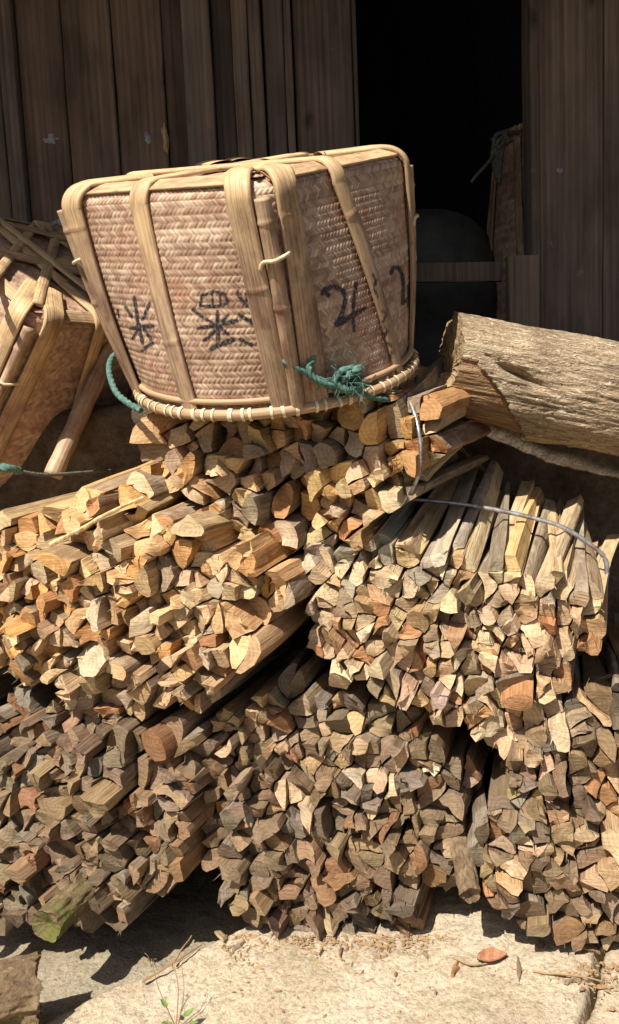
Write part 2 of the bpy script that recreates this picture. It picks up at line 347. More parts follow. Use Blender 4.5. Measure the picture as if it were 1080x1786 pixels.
def board(name, p0, p1, y0, y1, z0=LEDGE_Z, z1=TOPZ, tint=(1, 1, 1), gap=1.6, seed=None, lean=0.0):
    sd = seed if seed is not None else int(p0 * 7 + 3) % 997
    g = gap / 2 * .0016
    o = obj(name, box_mesh(name, wx(p0) + g, wx(p1) - g, y0, y1, z0, z1, seed=sd), house, M['board'])
    o.color = (*tint, 1); return o
# left of the doorway (pixel columns at y=200 in the photograph, wall depth 2.5 m)
y = WALL_Y
for a in (-420, -310, -205, -100): board('plank', a, a + 104, y + .012, y + .04, tint=(1.0, .95, .9))
board('plank', 4, 19, y + .006, y + .04, tint=(.85, .82, .8))
board('batten', 19, 37, y - .020, y + .03, tint=(1.02, .98, .95))
for a, b, t in ((37, 117, (1.12, .96, .84)), (117, 203, (1.2, 1.02, .88)), (203, 290, (1.12, .97, .86)), (290, 327, (.92, .82, .76))):
    board('plank', a, b, y + .010 + .0015 * (a % 3), y + .04, tint=t)
board('post', 327, 377, y - .045, y + .05, tint=(1.15, 1.1, 1.06))
board('post', 377, 413, y - .006, y + .05, tint=(.72, .70, .70))
board('batten', 413, 440, y - .050, y + .03, tint=(1.35, 1.26, 1.16)); board('batten', 440, 463, y - .040, y + .03, tint=(1.25, 1.18, 1.1))
board('batten', 466, 501, y - .012, y + .03, tint=(.95, .92, .9)); board('batten', 501, 515, y - .024, y + .03, tint=(1.3, 1.22, 1.15))
board('door_board', 516, 619, y - .004, y + .04, tint=(.95, .88, .84))
board('door_frame', 619, 626, y - .016, y + .05, tint=(.6, .58, .58))
# right of the doorway
board('door_frame', 920, 936, y - .030, y + .06, tint=(1.0, .97, .93)); board('plank', 936, 1049, y - .018, y + .03, tint=(1.15, 1.06, .98))
for a in (1049, 1165, 1280, 1390): board('plank', a, a + 114, y - .015, y + .03, tint=(1.05, .98, .92))
# low stub board and the bar across the doorway
z_top = float(at(900, 447, y - .06)[2])
board('stub_board', 872, 926, y - .075, y - .034, z1=z_top, tint=(1.1, 1.0, .92))
p0, p1 = at(640, 478, y + .10), at(876, 474, y + .02)
def beam(name, A, B, w, h, mat, parent, tint=(1, 1, 1), **kw):
    A, B = np.array(A, float), np.array(B, float); d = unit(B - A); s = unit(np.cross(d, [0, 0, 1])); u = np.cross(s, d); V = []
    n = 8
    for t in np.linspace(0, 1, n):
        c = A + (B - A) * t
        for a, b in ((-1, -.9), (-.9, -1), (.9, -1), (1, -.9), (1, .9), (.9, 1), (-.9, 1), (-1, .9)):
            V.append(c + s * a * w / 2 + u * b * h / 2 + .0008 * rng.normal(size=3))
    V = np.vstack(V); Fq = grid_faces(8, n, True); N_ = len(V); V = np.vstack([V, [A], [B]])
    Ft = [[N_, (k + 1) % 8, k] for k in range(8)] + [[N_ + 1, N_ - 8 + k, N_ - 8 + (k + 1) % 8] for k in range(8)]
    o = obj(name, mesh_from(name, V, Fq, np.array(Ft), smooth=False), parent, mat); o.color = (*tint, 1); return o
beam('door_bar', p0, p1, .03, .052, M['board'], house, (.75, .73, .72))
# splashes of lime and the torn pale splinter on the left boards
def blob(name, px, py, rx, rz, Y, mat, parent, seed, thick=.0035, ang=0):
    c = at(px, py, Y); n = 22; V = [[c[0], Y - thick, c[2]]]; th = np.arange(n) / n * 2 * np.pi
    rr = 1 + .55 * fbm(np.c_[np.cos(th) * 1.7, np.sin(th) * 1.7, th * 0], 3, seed)
    for k, (f, t) in enumerate(((.6, thick), (1, .0))):
        for j in range(n):
            dx, dz = rx * f * rr[j] * math.cos(th[j]), rz * f * rr[j] * math.sin(th[j])
            V.append([c[0] + dx * math.cos(ang) - dz * math.sin(ang), Y - t, c[2] + dx * math.sin(ang) + dz * math.cos(ang)])
    Ft = [[0, 1 + (k + 1) % n, 1 + k] for k in range(n)]
    Fq = [[1 + k, 1 + (k + 1) % n, 1 + n + (k + 1) % n, 1 + n + k] for k in range(n)]
    return obj(name, mesh_from(name, V, np.array(Fq), np.array(Ft), smooth=True), parent, mat)
blob('lime_splash', 90, 243, .020, .013, y + .0105, M['splash'], house, 3); blob('lime_splash', 100, 388, .017, .010, y + .0105, M['splash'], house, 9)
blob('lime_splash', 258, 240, .010, .014, y + .0105, M['splash'], house, 31); blob('lime_splash', 977, 300, .008, .010, y - .020, M['splash'], house, 5)
blob('splinter', 290, 247, .009, .044, y + .008, M['splinter'], house, 14, .010, .06)
# dark room behind the doorway, closed but for one chink of daylight in its back wall
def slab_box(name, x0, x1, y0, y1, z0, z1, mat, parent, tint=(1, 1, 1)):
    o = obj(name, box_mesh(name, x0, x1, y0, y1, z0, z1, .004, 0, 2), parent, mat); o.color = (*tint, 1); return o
BY = 5.2; ck = at(828, 404, BY); hx, hz = .012, .022
slab_box('room_floor', -3.2, 3.2, WALL_Y + .06, BY + .1, LEDGE_Z - .2, LEDGE_Z - .02, M['earth'], house)
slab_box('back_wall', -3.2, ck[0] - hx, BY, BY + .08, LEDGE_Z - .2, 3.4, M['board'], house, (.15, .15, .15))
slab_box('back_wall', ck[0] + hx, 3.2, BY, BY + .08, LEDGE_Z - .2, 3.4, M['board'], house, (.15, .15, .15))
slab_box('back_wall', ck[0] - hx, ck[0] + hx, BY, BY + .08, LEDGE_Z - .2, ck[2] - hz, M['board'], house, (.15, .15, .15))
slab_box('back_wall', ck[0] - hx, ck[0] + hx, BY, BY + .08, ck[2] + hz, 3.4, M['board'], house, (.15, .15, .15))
for xa in (-3.2, 3.12): slab_box('side_wall', xa, xa + .08, FOUND_Y + .4, BY, LEDGE_Z - .2, 3.4, M['board'], house)
slab_box('lintel', -3.1, 3.1, WALL_Y - .01, WALL_Y + .07, TOPZ + .002, 3.35, M['board'], house)
slab_box('plank', -3.1, wx(-420), WALL_Y, WALL_Y + .04, LEDGE_Z, TOPZ, M['board'], house); slab_box('plank', wx(1504), 3.1, WALL_Y - .01, WALL_Y + .04, LEDGE_Z, TOPZ, M['board'], house)
# roof: the eave edge is where the roof's shadow line on the baskets says it is
EZ = 2.62; kk = (EZ - 1.40) / SUN[2]
def eave(x): return np.array([x, 1.765 - .20 * x, 1.40]) + SUN * kk
eL, eR = eave(-3.4), eave(2.6); V = []
for e, zz in ((eL, 0), (eR, 0)):
    V += [[e[0], e[1], e[2]], [e[0], e[1], e[2] + .10], [e[0], BY + .6, e[2] + 1.5], [e[0], BY + .6, e[2] + 1.4]]
obj('roof', mesh_from('roof', V, np.array([[0, 1, 2, 3], [7, 6, 5, 4], [0, 4, 5, 1], [1, 5, 6, 2], [2, 6, 7, 3], [3, 7, 4, 0]]), smooth=False), house, M['tile'])
# rough stone foundation with a ledge in front of the boards
def rough_face(name, x0, x1, yf, z0, z1, depth, amp, parent, mat, step=.018, seed=1):
    xs = np.arange(x0, x1 + step, step); path = [(0, z) for z in np.arange(z0, z1 - .03, step)] + [(.006, z1 - .022), (.02, z1 - .006), (.05, z1)] + [(yy, z1) for yy in np.arange(.08, depth, .05)]
    path = np.array(path); X, K = np.meshgrid(xs, np.arange(len(path))); P = np.stack([X, yf + path[K, 0], path[K, 1]], -1).reshape(-1, 3)
    P2 = P.copy(); d = fbm(P * 5, 5, seed) * amp; P2[:, 1] += d; P2[:, 2] += fbm(P * 6 + 31, 4, seed + 3) * amp * .5
    return obj(name, mesh_from(name, P2, grid_faces(len(xs), len(path))), parent, mat)
rough_face('foundation', -2.4, 2.4, FOUND_Y, -.12, LEDGE_Z, .62, .022, house, M['found'])

# ------------------------------------------------------------------ ground and paving slabs
gx = np.array([[-60, -20, -.10], [60, -20, -.10], [60, 80, -.10], [-60, 80, -.10]], float)
g_ = obj('ground', mesh_from('ground', gx, np.array([[0, 1, 2, 3]])), None, M['earth'], kind='structure')
pave = bpy.data.objects.new('pavement', None); COL.objects.link(pave); pave['kind'] = 'structure'; pave['label'] = 'sunlit rough tan stone paving'
def slab(name, lines, x0, x1, y0, y1, z, step, seed, tint, amp=.0042):
    xs = np.arange(x0, x1, step); ys = np.arange(y0, y1, step); X, Y = np.meshgrid(xs, ys)
    sd = np.full(X.shape, 9.0)
    for (a, b) in lines:                                   # keep the left side of a->b
        a, b = np.array(a[:2]), np.array(b[:2]); d = unit(b - a); sd = np.minimum(sd, -(d[1] * (X - a[0]) - d[0] * (Y - a[1])))
    P = np.stack([X, Y, X * 0], -1); sd = sd + .007 * fbm(P * 9, 4, seed)
    Z = z + amp * fbm(P * 7, 5, seed + 2) + .0022 * fbm(P * 60, 3, seed + 9) - .0016 * np.clip(fbm(P * 110, 2, seed + 12) - .25, 0, 1) * 2
    e = np.clip(1 - sd / .010, 0, 2.2); Z = Z - .006 * np.minimum(e, 1) ** 2 - .09 * np.clip(e - 1, 0, 1) * 2
    ok = sd > -.014; V = np.stack([X, Y, Z], -1).reshape(-1, 3); Fq = grid_faces(len(xs), len(ys)); okf = ok.ravel()[Fq].all(1); Fq = Fq[okf]
    use = np.unique(Fq); re = -np.ones(len(V), int); re[use] = np.arange(len(use))
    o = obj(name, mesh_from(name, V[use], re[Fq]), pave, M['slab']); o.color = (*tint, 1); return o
A0, A1 = ground_at(30, 1800), ground_at(452, 1602); C0, C1 = ground_at(1008, 1786), ground_at(1033, 1688)
slab('paving_slab', [(A1, A0), (C0, C1)], -1.1, .75, .35, 2.0, 0, .006, 4, (.95, .97, 1.02))
slab('paving_slab', [(C1 + [.008, 0, 0], C0 + [.008, 0, 0])], .2, 1.4, .35, 2.0, -.004, .008, 8, (.97, .97, 1.0))
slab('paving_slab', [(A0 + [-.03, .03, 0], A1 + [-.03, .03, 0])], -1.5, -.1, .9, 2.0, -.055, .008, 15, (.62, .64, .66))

# ------------------------------------------------------------------ firewood bundles
def clip_half(poly, tags, n, d, newtag):
    out, ot = [], []; k = len(poly)
    for i in range(k):
        a, b = poly[i], poly[(i + 1) % k]; da, db = a @ n - d, b @ n - d
        if da <= 0:
            out.append(a); ot.append(tags[i] if db <= 0 else tags[i])
            if db > 0: t = da / (da - db); out.append(a + (b - a) * t); ot.append(newtag)
        elif db <= 0: t = da / (da - db); out.append(a + (b - a) * t); ot.append(tags[i])
    return out, ot
def area_cent(p):
    p = np.array(p); x, y_ = p[:, 0], p[:, 1]; x2, y2 = np.roll(x, -1), np.roll(y_, -1); c = x * y2 - x2 * y_; a = c.sum() / 2
    if abs(a) < 1e-9: return 0, p.mean(0)
    return a, np.array([((x + x2) * c).sum(), ((y_ + y2) * c).sum()]) / (6 * a)
def inside(poly, p):
    r = False; j = len(poly) - 1
    for i in range(len(poly)):
        if (poly[i][1] > p[1]) != (poly[j][1] > p[1]) and p[0] < (poly[j][0] - poly[i][0]) * (p[1] - poly[i][1]) / (poly[j][1] - poly[i][1]) + poly[i][0]: r = not r
        j = i
    return r
def voronoi(seeds, lo, hi):
    out = []
    for i, s in enumerate(seeds):
        poly = [np.array(q, float) for q in ((lo[0], lo[1]), (hi[0], lo[1]), (hi[0], hi[1]), (lo[0], hi[1]))]; tg = ['b'] * 4
        dd = ((seeds - s) ** 2).sum(1); od = np.argsort(dd)[1:26]
        for j in od:
            n = seeds[j] - s; mid = (seeds[j] + s) / 2; poly, tg = clip_half(poly, tg, n, n @ mid, 'b')
            if len(poly) < 3: break
        out.append((poly, tg))
    return out
def split_cell(poly, tg, r):
    """split a round log's cell along chords near its pith: halves, thirds, quarters"""
    a, c = area_cent(poly); pieces = [(poly, tg)]
    q = r.random(); cuts = 0 if q < .04 else 1 if q < .26 else 2 if q < .68 else 3
    th = r.random() * np.pi
    for k in range(cuts):
        new = []; n = np.array([math.cos(th), math.sin(th)])
        for j, (p, t) in enumerate(pieces):
            ar, cc = area_cent(p); ar = abs(ar)
            if (k == 1 and j == 1 and r.random() < .3) or ar < 8e-4 or (k == 2 and r.random() < .4): new.append((p, t)); continue
            off = n @ (c if k < 2 else cc) + r.normal() * .004; got = []
            for sg in (1, -1):
                pp, tt = clip_half(p, t, n * sg, off * sg, 's')
                if len(pp) >= 3 and abs(area_cent(pp)[0]) > 1.6e-4: got.append((pp, tt))
            new += got if got else [(p, t)]
        pieces = new; th += np.pi / 2 + r.normal() * .4 if k == 0 else np.pi / 4 + r.normal() * .3
    done = []
    while pieces:                                           # nothing thicker than a hand can grip
        p, t = pieces.pop(); ar, cc = area_cent(p); Q = np.array(p); ev, ex = np.linalg.eigh(np.cov(Q.T)); ext = np.ptp(Q @ ex[:, 1])
        if (abs(ar) > .0030 or ext > .085) and len(done) < 40:
            n = ex[:, 1]; off = n @ cc + r.normal() * .003
            for sg in (1, -1):
                pp, tt = clip_half(p, t, n * sg, off * sg, 's')
                if len(pp) >= 3 and abs(area_cent(pp)[0]) > 1.6e-4: pieces.append((pp, tt))
        else: done.append((p, t))
    pieces = done
    return pieces, c
def refine(poly, tg, r):
    P = [np.array(p) for p in poly]; T = list(tg)
    for it in range(1):                                     # round the bark corners
        Q, S = [], []; k = len(P)
        for i in range(k):
            if T[i - 1] == 'b' and T[i] == 'b':
                Q += [P[i] + (P[i - 1] - P[i]) * .24, P[i] + (P[(i + 1) % k] - P[i]) * .24]; S += ['b', T[i]]
            else: Q.append(P[i]); S.append(T[i])
        P, T = Q, S
    Q, S = [], []; k = len(P)
    for i in range(k):
        a, b = P[i], P[(i + 1) % k]; L = np.linalg.norm(b - a)
        if L < .0035 and len(P) > 6: continue
        m = max(1, int(round(L / (.013 if T[i] == 's' else .016)))); nn = np.array([(b - a)[1], -(b - a)[0]]) / (L + 1e-9); bow = r.normal() * .07 * L
        for j in range(m):
            t = j / m; q = a + (b - a) * t
            if T[i] == 's' and j: q = q + nn * (bow * 4 * t * (1 - t) + r.normal() * .0012)
            elif T[i] == 'b': q = q + nn * r.normal() * .0005
            Q.append(q); S.append(T[i])
    return np.array(Q), S
def stick_mesh(sec, tags, pith, L, e1, e2, d, r, chop):
    """sec: (n,2) metres about the centroid; end at s=0 faces -d"""
    n = len(sec); rings = np.array([0, .006, .05, .12, .22, .33, 1.0]); rings[2:] = rings[2:]; S = np.concatenate([[0, .007], np.array([.12, .3, .55, .8, 1.0]) * L])
    bend = r.normal(size=2) * .010; tw = r.normal() * .10; cut = r.normal(size=2) * .26; wedge = 0; wd = None
    if chop: wd = unit(r.normal(size=2)); wedge = .2 + r.random() * .4
    V, UV, Fq, mi, sm = [], [], [], [], []
    per = np.concatenate([[0], np.cumsum(np.linalg.norm(np.diff(np.vstack([sec, sec[:1]]), axis=0), axis=1))])
    jag = r.normal(size=n) * (.0012 if r.random() < .6 else .0042); size = np.abs(sec).max()
    def endoff(q):
        o = q @ cut
        if wedge: o = o + np.maximum(0, q @ wd - size * .1) * wedge
        return o
    for k, s in enumerate(S):
        u = s / L; g = (.982 if k == 0 else 1.0) * (1 + (.05 * math.sin(u * 5 + tw * 30) if k > 1 else 0)); a = tw * u; ca, sa = math.cos(a), math.sin(a)
        q = sec * g; q = np.c_[q[:, 0] * ca - q[:, 1] * sa, q[:, 0] * sa + q[:, 1] * ca] + bend * u * u
        if k > 1: q = q + r.normal(size=q.shape) * .0005
        ax = s + (endoff(sec) + (jag if k == 0 else 0)) * (1 - u) ** 3
        V.append(q[:, :1] * e1 + q[:, 1:] * e2 + ax[:, None] * d); UV.append(np.c_[np.full(n, s), per[:-1]])
    V = np.vstack(V); UV = np.vstack(UV)
    nr = len(S); F_ = []
    for k in range(nr - 1):
        for i in range(n):
            j = (i + 1) % n; F_.append([k * n + i, k * n + j, (k + 1) * n + j, (k + 1) * n + i]); mi.append(2 if tags[i] == 'b' else 1); sm.append(tags[i] == 'b')
    # front cap: own vertices (own UV), an inner ring and a centre
    b0 = len(V); c0 = V[:n]; inn = sec * .52; dz = r.normal(size=n) * .0003
    iv = inn[:, :1] * e1 + inn[:, 1:] * e2 + (endoff(inn) + dz)[:, None] * d; cv = (endoff(np.zeros((1, 2)))[0] + r.normal() * .0003) * d
    V = np.vstack([V, c0, iv, [cv]]); UV = np.vstack([UV, sec - pith, inn - pith, [-pith]])
    Ft = []; ft_m = []
    for i in range(n):
        j = (i + 1) % n; F_.append([b0 + j, b0 + i, b0 + n + i, b0 + n + j]); mi.append(0); sm.append(False)
    for i in range(n): Ft.append([b0 + n + (i + 1) % n, b0 + n + i, b0 + 2 * n]); ft_m.append(0)
    for q_ in range(int(r.integers(0, 4)) if r.random() < .55 else 0):
        i = int(r.integers(0, n)); a_, b_ = V[i], V[(i + 1) % n]; w_ = min(1, .0035 / (np.linalg.norm(b_ - a_) + 1e-6)); m_ = a_ + (b_ - a_) * w_; inn_ = unit(-(sec[i, 0] * e1 + sec[i, 1] * e2)) * .002
        tip = (a_ + m_) / 2 - d * (.006 + .022 * r.random() ** 2) - inn_ * r.normal() * 2.0 + r.normal(size=3) * .002; k0 = len(V); bs = d * .004
        V = np.vstack([V, [a_ + bs, m_ + bs, (a_ + m_) / 2 + inn_ + bs, tip]]); UV = np.vstack([UV, [[0, 0], [0, .003], [0, .006], [.02, .003]]])
        Ft += [[k0, k0 + 1, k0 + 3], [k0 + 1, k0 + 2, k0 + 3], [k0 + 2, k0, k0 + 3]]; ft_m += [1, 1, 1]
    bb = len(V); bk = V[(nr - 1) * n:nr * n]; V = np.vstack([V, bk, [bk.mean(0)]]); UV = np.vstack([UV, sec - pith, [-pith]])
    for i in range(n): Ft.append([bb + i, bb + (i + 1) % n, bb + n]); ft_m.append(0)
    return V, np.array(F_), np.array(Ft), UV, mi + ft_m, sm + [False] * len(Ft)

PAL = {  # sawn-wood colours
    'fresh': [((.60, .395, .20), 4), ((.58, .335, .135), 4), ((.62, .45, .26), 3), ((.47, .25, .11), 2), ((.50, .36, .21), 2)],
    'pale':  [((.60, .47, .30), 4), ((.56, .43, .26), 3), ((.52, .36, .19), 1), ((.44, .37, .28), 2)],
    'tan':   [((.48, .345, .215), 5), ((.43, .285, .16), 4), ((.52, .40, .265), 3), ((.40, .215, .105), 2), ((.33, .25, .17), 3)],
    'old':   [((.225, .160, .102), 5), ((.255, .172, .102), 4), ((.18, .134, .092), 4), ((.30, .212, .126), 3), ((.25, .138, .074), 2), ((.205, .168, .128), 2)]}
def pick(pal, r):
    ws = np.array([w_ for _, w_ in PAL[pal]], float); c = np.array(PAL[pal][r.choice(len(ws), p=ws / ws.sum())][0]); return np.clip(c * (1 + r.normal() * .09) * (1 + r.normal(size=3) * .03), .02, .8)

def bundle(label, poly_px, c_px, depth, face_az, lean, axis_az, axis_up, L, pal, spacing, seed, stag=.016, pal2=None, dome=.045):
    r = np.random.default_rng(seed)
    n = np.array([-math.sin(face_az) * math.cos(lean), -math.cos(face_az) * math.cos(lean), math.sin(lean)])       # face normal, towards the viewer
    U = unit(np.cross([0, 0, 1], n) ); Vv = np.cross(n, U); O = at(*c_px, depth)
    d = np.array([math.sin(axis_az) * math.cos(axis_up), math.cos(axis_az) * math.cos(axis_up), math.sin(axis_up)])
    e1 = unit(np.cross(d, [0, 0, 1])); e2 = np.cross(e1, d)
    P2 = []
    for q in poly_px:
        ry = ray(*q); t = ((O - CAM) @ n) / (ry @ n); X = CAM + ry * t - O; P2.append(np.array([X @ U, X @ Vv]))
    P2 = np.array(P2); lo, hi = P2.min(0) - .06, P2.max(0) + .06
    cosw = abs(d @ n)
    cnt = int((hi - lo).prod() / spacing ** 2 * 1.15); seeds = lo + r.random((cnt, 2)) * (hi - lo)
    for it in range(2): seeds = np.array([area_cent(p)[1] if len(p) > 2 else s for (p, t), s in zip(voronoi(seeds, lo, hi), seeds)])
    pieces = []; 
    for (p, t), s in zip(voronoi(seeds, lo, hi), seeds):
        if len(p) < 3 or not inside(P2, s): continue
        ps, c = split_cell(p, t, r); pieces += [(pp, tt, c) for pp, tt in ps]
    zmin = min(O[2] + Vv[2] * min(q[1] for q in p) for p, t, c in pieces)
    base = O + d * L * .5; root = thing('firewood_bundle', (base[0], base[1], zmin), label, 'firewood', 'bundles of split firewood in the pile')
    cents = []; mid = (P2.min(0) + P2.max(0)) / 2; half = (P2.max(0) - P2.min(0)) / 2
    for p, t, c in pieces:
        a, ct = area_cent(p)
        barky = r.random() < .38
        sec, tags = refine(p, t if barky else ['s'] * len(t), r)
        sh = .89 + .075 * r.random(); rot = r.normal() * .07
        q = (sec - ct) * sh; q = np.c_[q[:, 0] * math.cos(rot) - q[:, 1] * math.sin(rot), q[:, 0] * math.sin(rot) + q[:, 1] * math.cos(rot)]
        q = q * [cosw ** .7, 1]; pith = (c - ct) * [cosw ** .7, 1]
        if np.linalg.norm(pith) < .004: pith = pith + r.normal(size=2) * .003
        # e1 runs right like U
        sgn = 1 if e1 @ U > 0 else -1
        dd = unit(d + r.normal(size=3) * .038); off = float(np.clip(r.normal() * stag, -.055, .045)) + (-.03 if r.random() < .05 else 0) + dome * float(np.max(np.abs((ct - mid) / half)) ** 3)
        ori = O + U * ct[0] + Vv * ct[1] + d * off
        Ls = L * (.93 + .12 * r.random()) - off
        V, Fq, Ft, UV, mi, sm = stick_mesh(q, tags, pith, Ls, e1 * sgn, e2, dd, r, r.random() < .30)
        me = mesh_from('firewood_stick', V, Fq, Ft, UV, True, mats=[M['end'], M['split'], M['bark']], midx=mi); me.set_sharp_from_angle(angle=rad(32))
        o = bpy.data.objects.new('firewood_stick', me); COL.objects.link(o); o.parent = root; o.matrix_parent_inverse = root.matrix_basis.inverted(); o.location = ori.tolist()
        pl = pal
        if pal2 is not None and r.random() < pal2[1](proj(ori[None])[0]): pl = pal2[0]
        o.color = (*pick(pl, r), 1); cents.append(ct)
    return root, dict(O=O, U=U, V=Vv, d=d, n=n, P2=P2, cents=np.array(cents), e1=e1, e2=e2)
def clampf(a, b, v): return min(1, max(0, (v - a) / (b - a)))
B = {}
B['lowleft'] = bundle('weathered grey-brown firewood bundle at the lower left, just above the mossy log',
    [(-150, 1240), (60, 1235), (150, 1245), (260, 1265), (340, 1300), (345, 1350), (320, 1400), (335, 1470), (300, 1540), (220, 1590), (130, 1635), (70, 1625), (0, 1625), (-150, 1625)],
    (160, 1430), 1.50, rad(12), rad(6), rad(23), rad(1), .42, 'old', .057, 21, stag=.015)
B['lowmid'] = bundle('weathered brown firewood bundle at the bottom centre, standing on the pale stone slab',
    [(330, 1370), (345, 1310), (420, 1215), (490, 1180), (560, 1195), (700, 1255), (780, 1325), (815, 1345), (810, 1400), (795, 1500), (770, 1560), (725, 1635), (640, 1645), (520, 1650), (370, 1610), (350, 1520), (335, 1450)],
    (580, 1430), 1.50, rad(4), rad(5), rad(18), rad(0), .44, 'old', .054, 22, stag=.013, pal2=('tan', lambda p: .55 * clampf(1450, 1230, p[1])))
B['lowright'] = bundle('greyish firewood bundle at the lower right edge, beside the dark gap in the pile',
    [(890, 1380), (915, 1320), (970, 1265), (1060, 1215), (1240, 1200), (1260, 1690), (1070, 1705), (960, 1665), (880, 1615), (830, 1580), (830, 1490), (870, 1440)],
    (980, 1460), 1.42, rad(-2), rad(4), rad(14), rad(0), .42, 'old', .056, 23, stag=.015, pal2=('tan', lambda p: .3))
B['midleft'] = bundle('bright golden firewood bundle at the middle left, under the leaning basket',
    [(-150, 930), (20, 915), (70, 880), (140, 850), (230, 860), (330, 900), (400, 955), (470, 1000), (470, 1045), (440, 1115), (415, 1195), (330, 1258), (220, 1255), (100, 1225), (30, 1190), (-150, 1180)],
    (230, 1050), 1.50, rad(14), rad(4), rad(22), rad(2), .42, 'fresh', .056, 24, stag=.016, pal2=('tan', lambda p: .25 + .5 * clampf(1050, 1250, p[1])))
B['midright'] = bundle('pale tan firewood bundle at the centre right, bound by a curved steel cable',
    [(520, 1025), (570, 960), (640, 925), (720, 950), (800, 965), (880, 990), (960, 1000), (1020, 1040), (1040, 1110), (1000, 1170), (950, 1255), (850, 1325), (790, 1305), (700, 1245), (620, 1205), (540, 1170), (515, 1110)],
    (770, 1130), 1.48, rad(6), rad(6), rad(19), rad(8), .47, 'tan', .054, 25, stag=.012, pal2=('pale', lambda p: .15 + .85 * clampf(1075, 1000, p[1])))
B['top'] = bundle('fresh orange and cream firewood bundle on top of the pile, under the square woven basket',
    [(205, 800), (240, 735), (330, 700), (480, 690), (640, 680), (730, 700), (755, 760), (735, 830), (690, 880), (620, 950), (560, 965), (490, 985), (410, 945), (330, 885), (250, 840)],
    (480, 830), 1.545, rad(10), rad(2), rad(24), rad(6), .42, 'fresh', .058, 26, stag=.016, pal2=('tan', lambda p: .35))
# bindings: a steel cable round the two upper bundles, dark bamboo ties lower down
def binding(key, name, s, r, mat, pad, arc=(0, 6.2832), **kw):
    b = B[key][1]; root = B[key][0]; C = b['cents']; ct = C.mean(0); n = 90; P = []
    hull = []
    for t in np.arange(n) / n * 2 * np.pi:
        dr = np.array([math.cos(t), math.sin(t)]); hull.append(max((C - ct) @ dr))
    hull = np.array(hull); 
    for it in range(3): hull = np.maximum(hull, (np.roll(hull, 1) + np.roll(hull, -1)) / 2)
    for k in range(n + 1):
        t = 2 * np.pi * (k % n) / n; best = None
        # support-function hull point
        h, h1 = hull[k % n], (hull[(k + 1) % n] - hull[(k - 1) % n]) / (4 * np.pi / n)
        dr = np.array([math.cos(t), math.sin(t)]); tn = np.array([-math.sin(t), math.cos(t)])
        q = ct + dr * (h + float(np.interp(t, [0, 2.9, 3.4, 4.6, 5.3, 6.28], [pad, pad, -.05, -.05, -.05, pad]))) + tn * h1 * .8
        P.append(b['O'] + b['U'] * q[0] + b['V'] * q[1] + b['d'] * s)
    P = np.array(P[:-1]); ks = np.arange(int(arc[0] / 6.2832 * n), int(arc[1] / 6.2832 * n) + 1) % n; P = P[ks]
    for it in range(4): P[1:-1] = (P[:-2] + 2 * P[1:-1] + P[2:]) / 4
    return tube(name, P, r, 8, root, mat, **kw)
binding('midright', 'steel_cable', .19, .0048, M['cable'], .022, arc=(-.75, 3.0), strands=6, pitch=.05, depth=.35)
tube('steel_cable', spline(np.array([at(690, 668, 1.66), at(712, 695, 1.57), at(727, 735, 1.525), at(734, 780, 1.51), at(730, 825, 1.51), at(712, 868, 1.54), at(690, 890, 1.60)]), 70), .0045, 8, B['top'][0], M['cable'], strands=6, pitch=.05, depth=.35)


# ------------------------------------------------------------------ baskets
def eul(a, b, c):
    return np.array(Matrix.Rotation(a, 3, 'X') @ Matrix.Rotation(b, 3, 'Y') @ Matrix.Rotation(c, 3, 'Z'))
class Basket:
    """square base up (local +z), round rim down at z=0; corner k at 45+90k degrees, face k centred on 90k degrees"""
    def __init__(s, T, Rm, side, rr, h, rc=.05, rf=.028, shift=(0, 0, 0)):
        s.shear = (np.array(shift, float) @ Rm)[:2]
        s.T, s.R, s.s, s.rr, s.h, s.rc, s.rf = np.array(T, float), Rm, side, rr, h, rc, rf
        pts = []; n = 24
        for k in range(4):                         # outline starting at the middle of face 0, counter-clockwise
            a = k * np.pi / 2; rot = np.array([[math.cos(a), -math.sin(a)], [math.sin(a), math.cos(a)]]); q = side / 2
            loc = [[q, y_] for y_ in np.linspace(0, q - rc, 14)] + [[q - rc + rc * math.cos(t), q - rc + rc * math.sin(t)] for t in np.linspace(0, np.pi / 2, n)[1:]] + [[x_, q] for x_ in np.linspace(q - rc, 0, 14)[1:-1]]
            pts += [rot @ np.array(p) for p in loc]
        pts = np.array(pts + [pts[0]]); L = np.concatenate([[0], np.cumsum(np.linalg.norm(np.diff(pts, axis=0), axis=1))])
        s.op, s.oL = pts, L / L[-1] * 4; s.per = L[-1]
    def top(s, t): t = np.mod(t, 4); return np.stack([np.interp(t, s.oL, s.op[:, 0]), np.interp(t, s.oL, s.op[:, 1])], -1)
    def S(s, t, w):
        """w 0..1 side, 1..1.3 over the edge"""
        t, w = np.broadcast_arrays(np.asarray(t, float), np.asarray(w, float)); tp = s.top(t); a = t * np.pi / 2; bt = s.rr * np.stack([np.cos(a), np.sin(a)], -1)
        ww = np.clip(w, 0, 1)[..., None]; z = np.clip(w, 0, 1) * (s.h - s.rf); bul = 1 + .022 * np.sin(np.pi * ww)
        q = (bt * (1 - ww) + tp * ww) * bul + s.shear * ww; f = np.clip((w - 1) / .3, 0, 1) * np.pi / 2; ins = (1 - np.cos(f)) * s.rf
        q = q - (q - s.shear * ww) * (ins / (s.s / 2))[..., None]; z = z + np.sin(f) * s.rf
        return np.concatenate([q, z[..., None]], -1)
    def N(s, t, w):
        e = 1e-3; n = np.cross(s.S(t + e, w) - s.S(t - e, w), s.S(t, np.asarray(w) + e) - s.S(t, np.asarray(w) - e)); return n / (np.linalg.norm(n, axis=-1, keepdims=True) + 1e-12)
    def W(s, L): return np.asarray(L) @ s.R.T + s.T
WV_P, WV_H = .0090, .0110
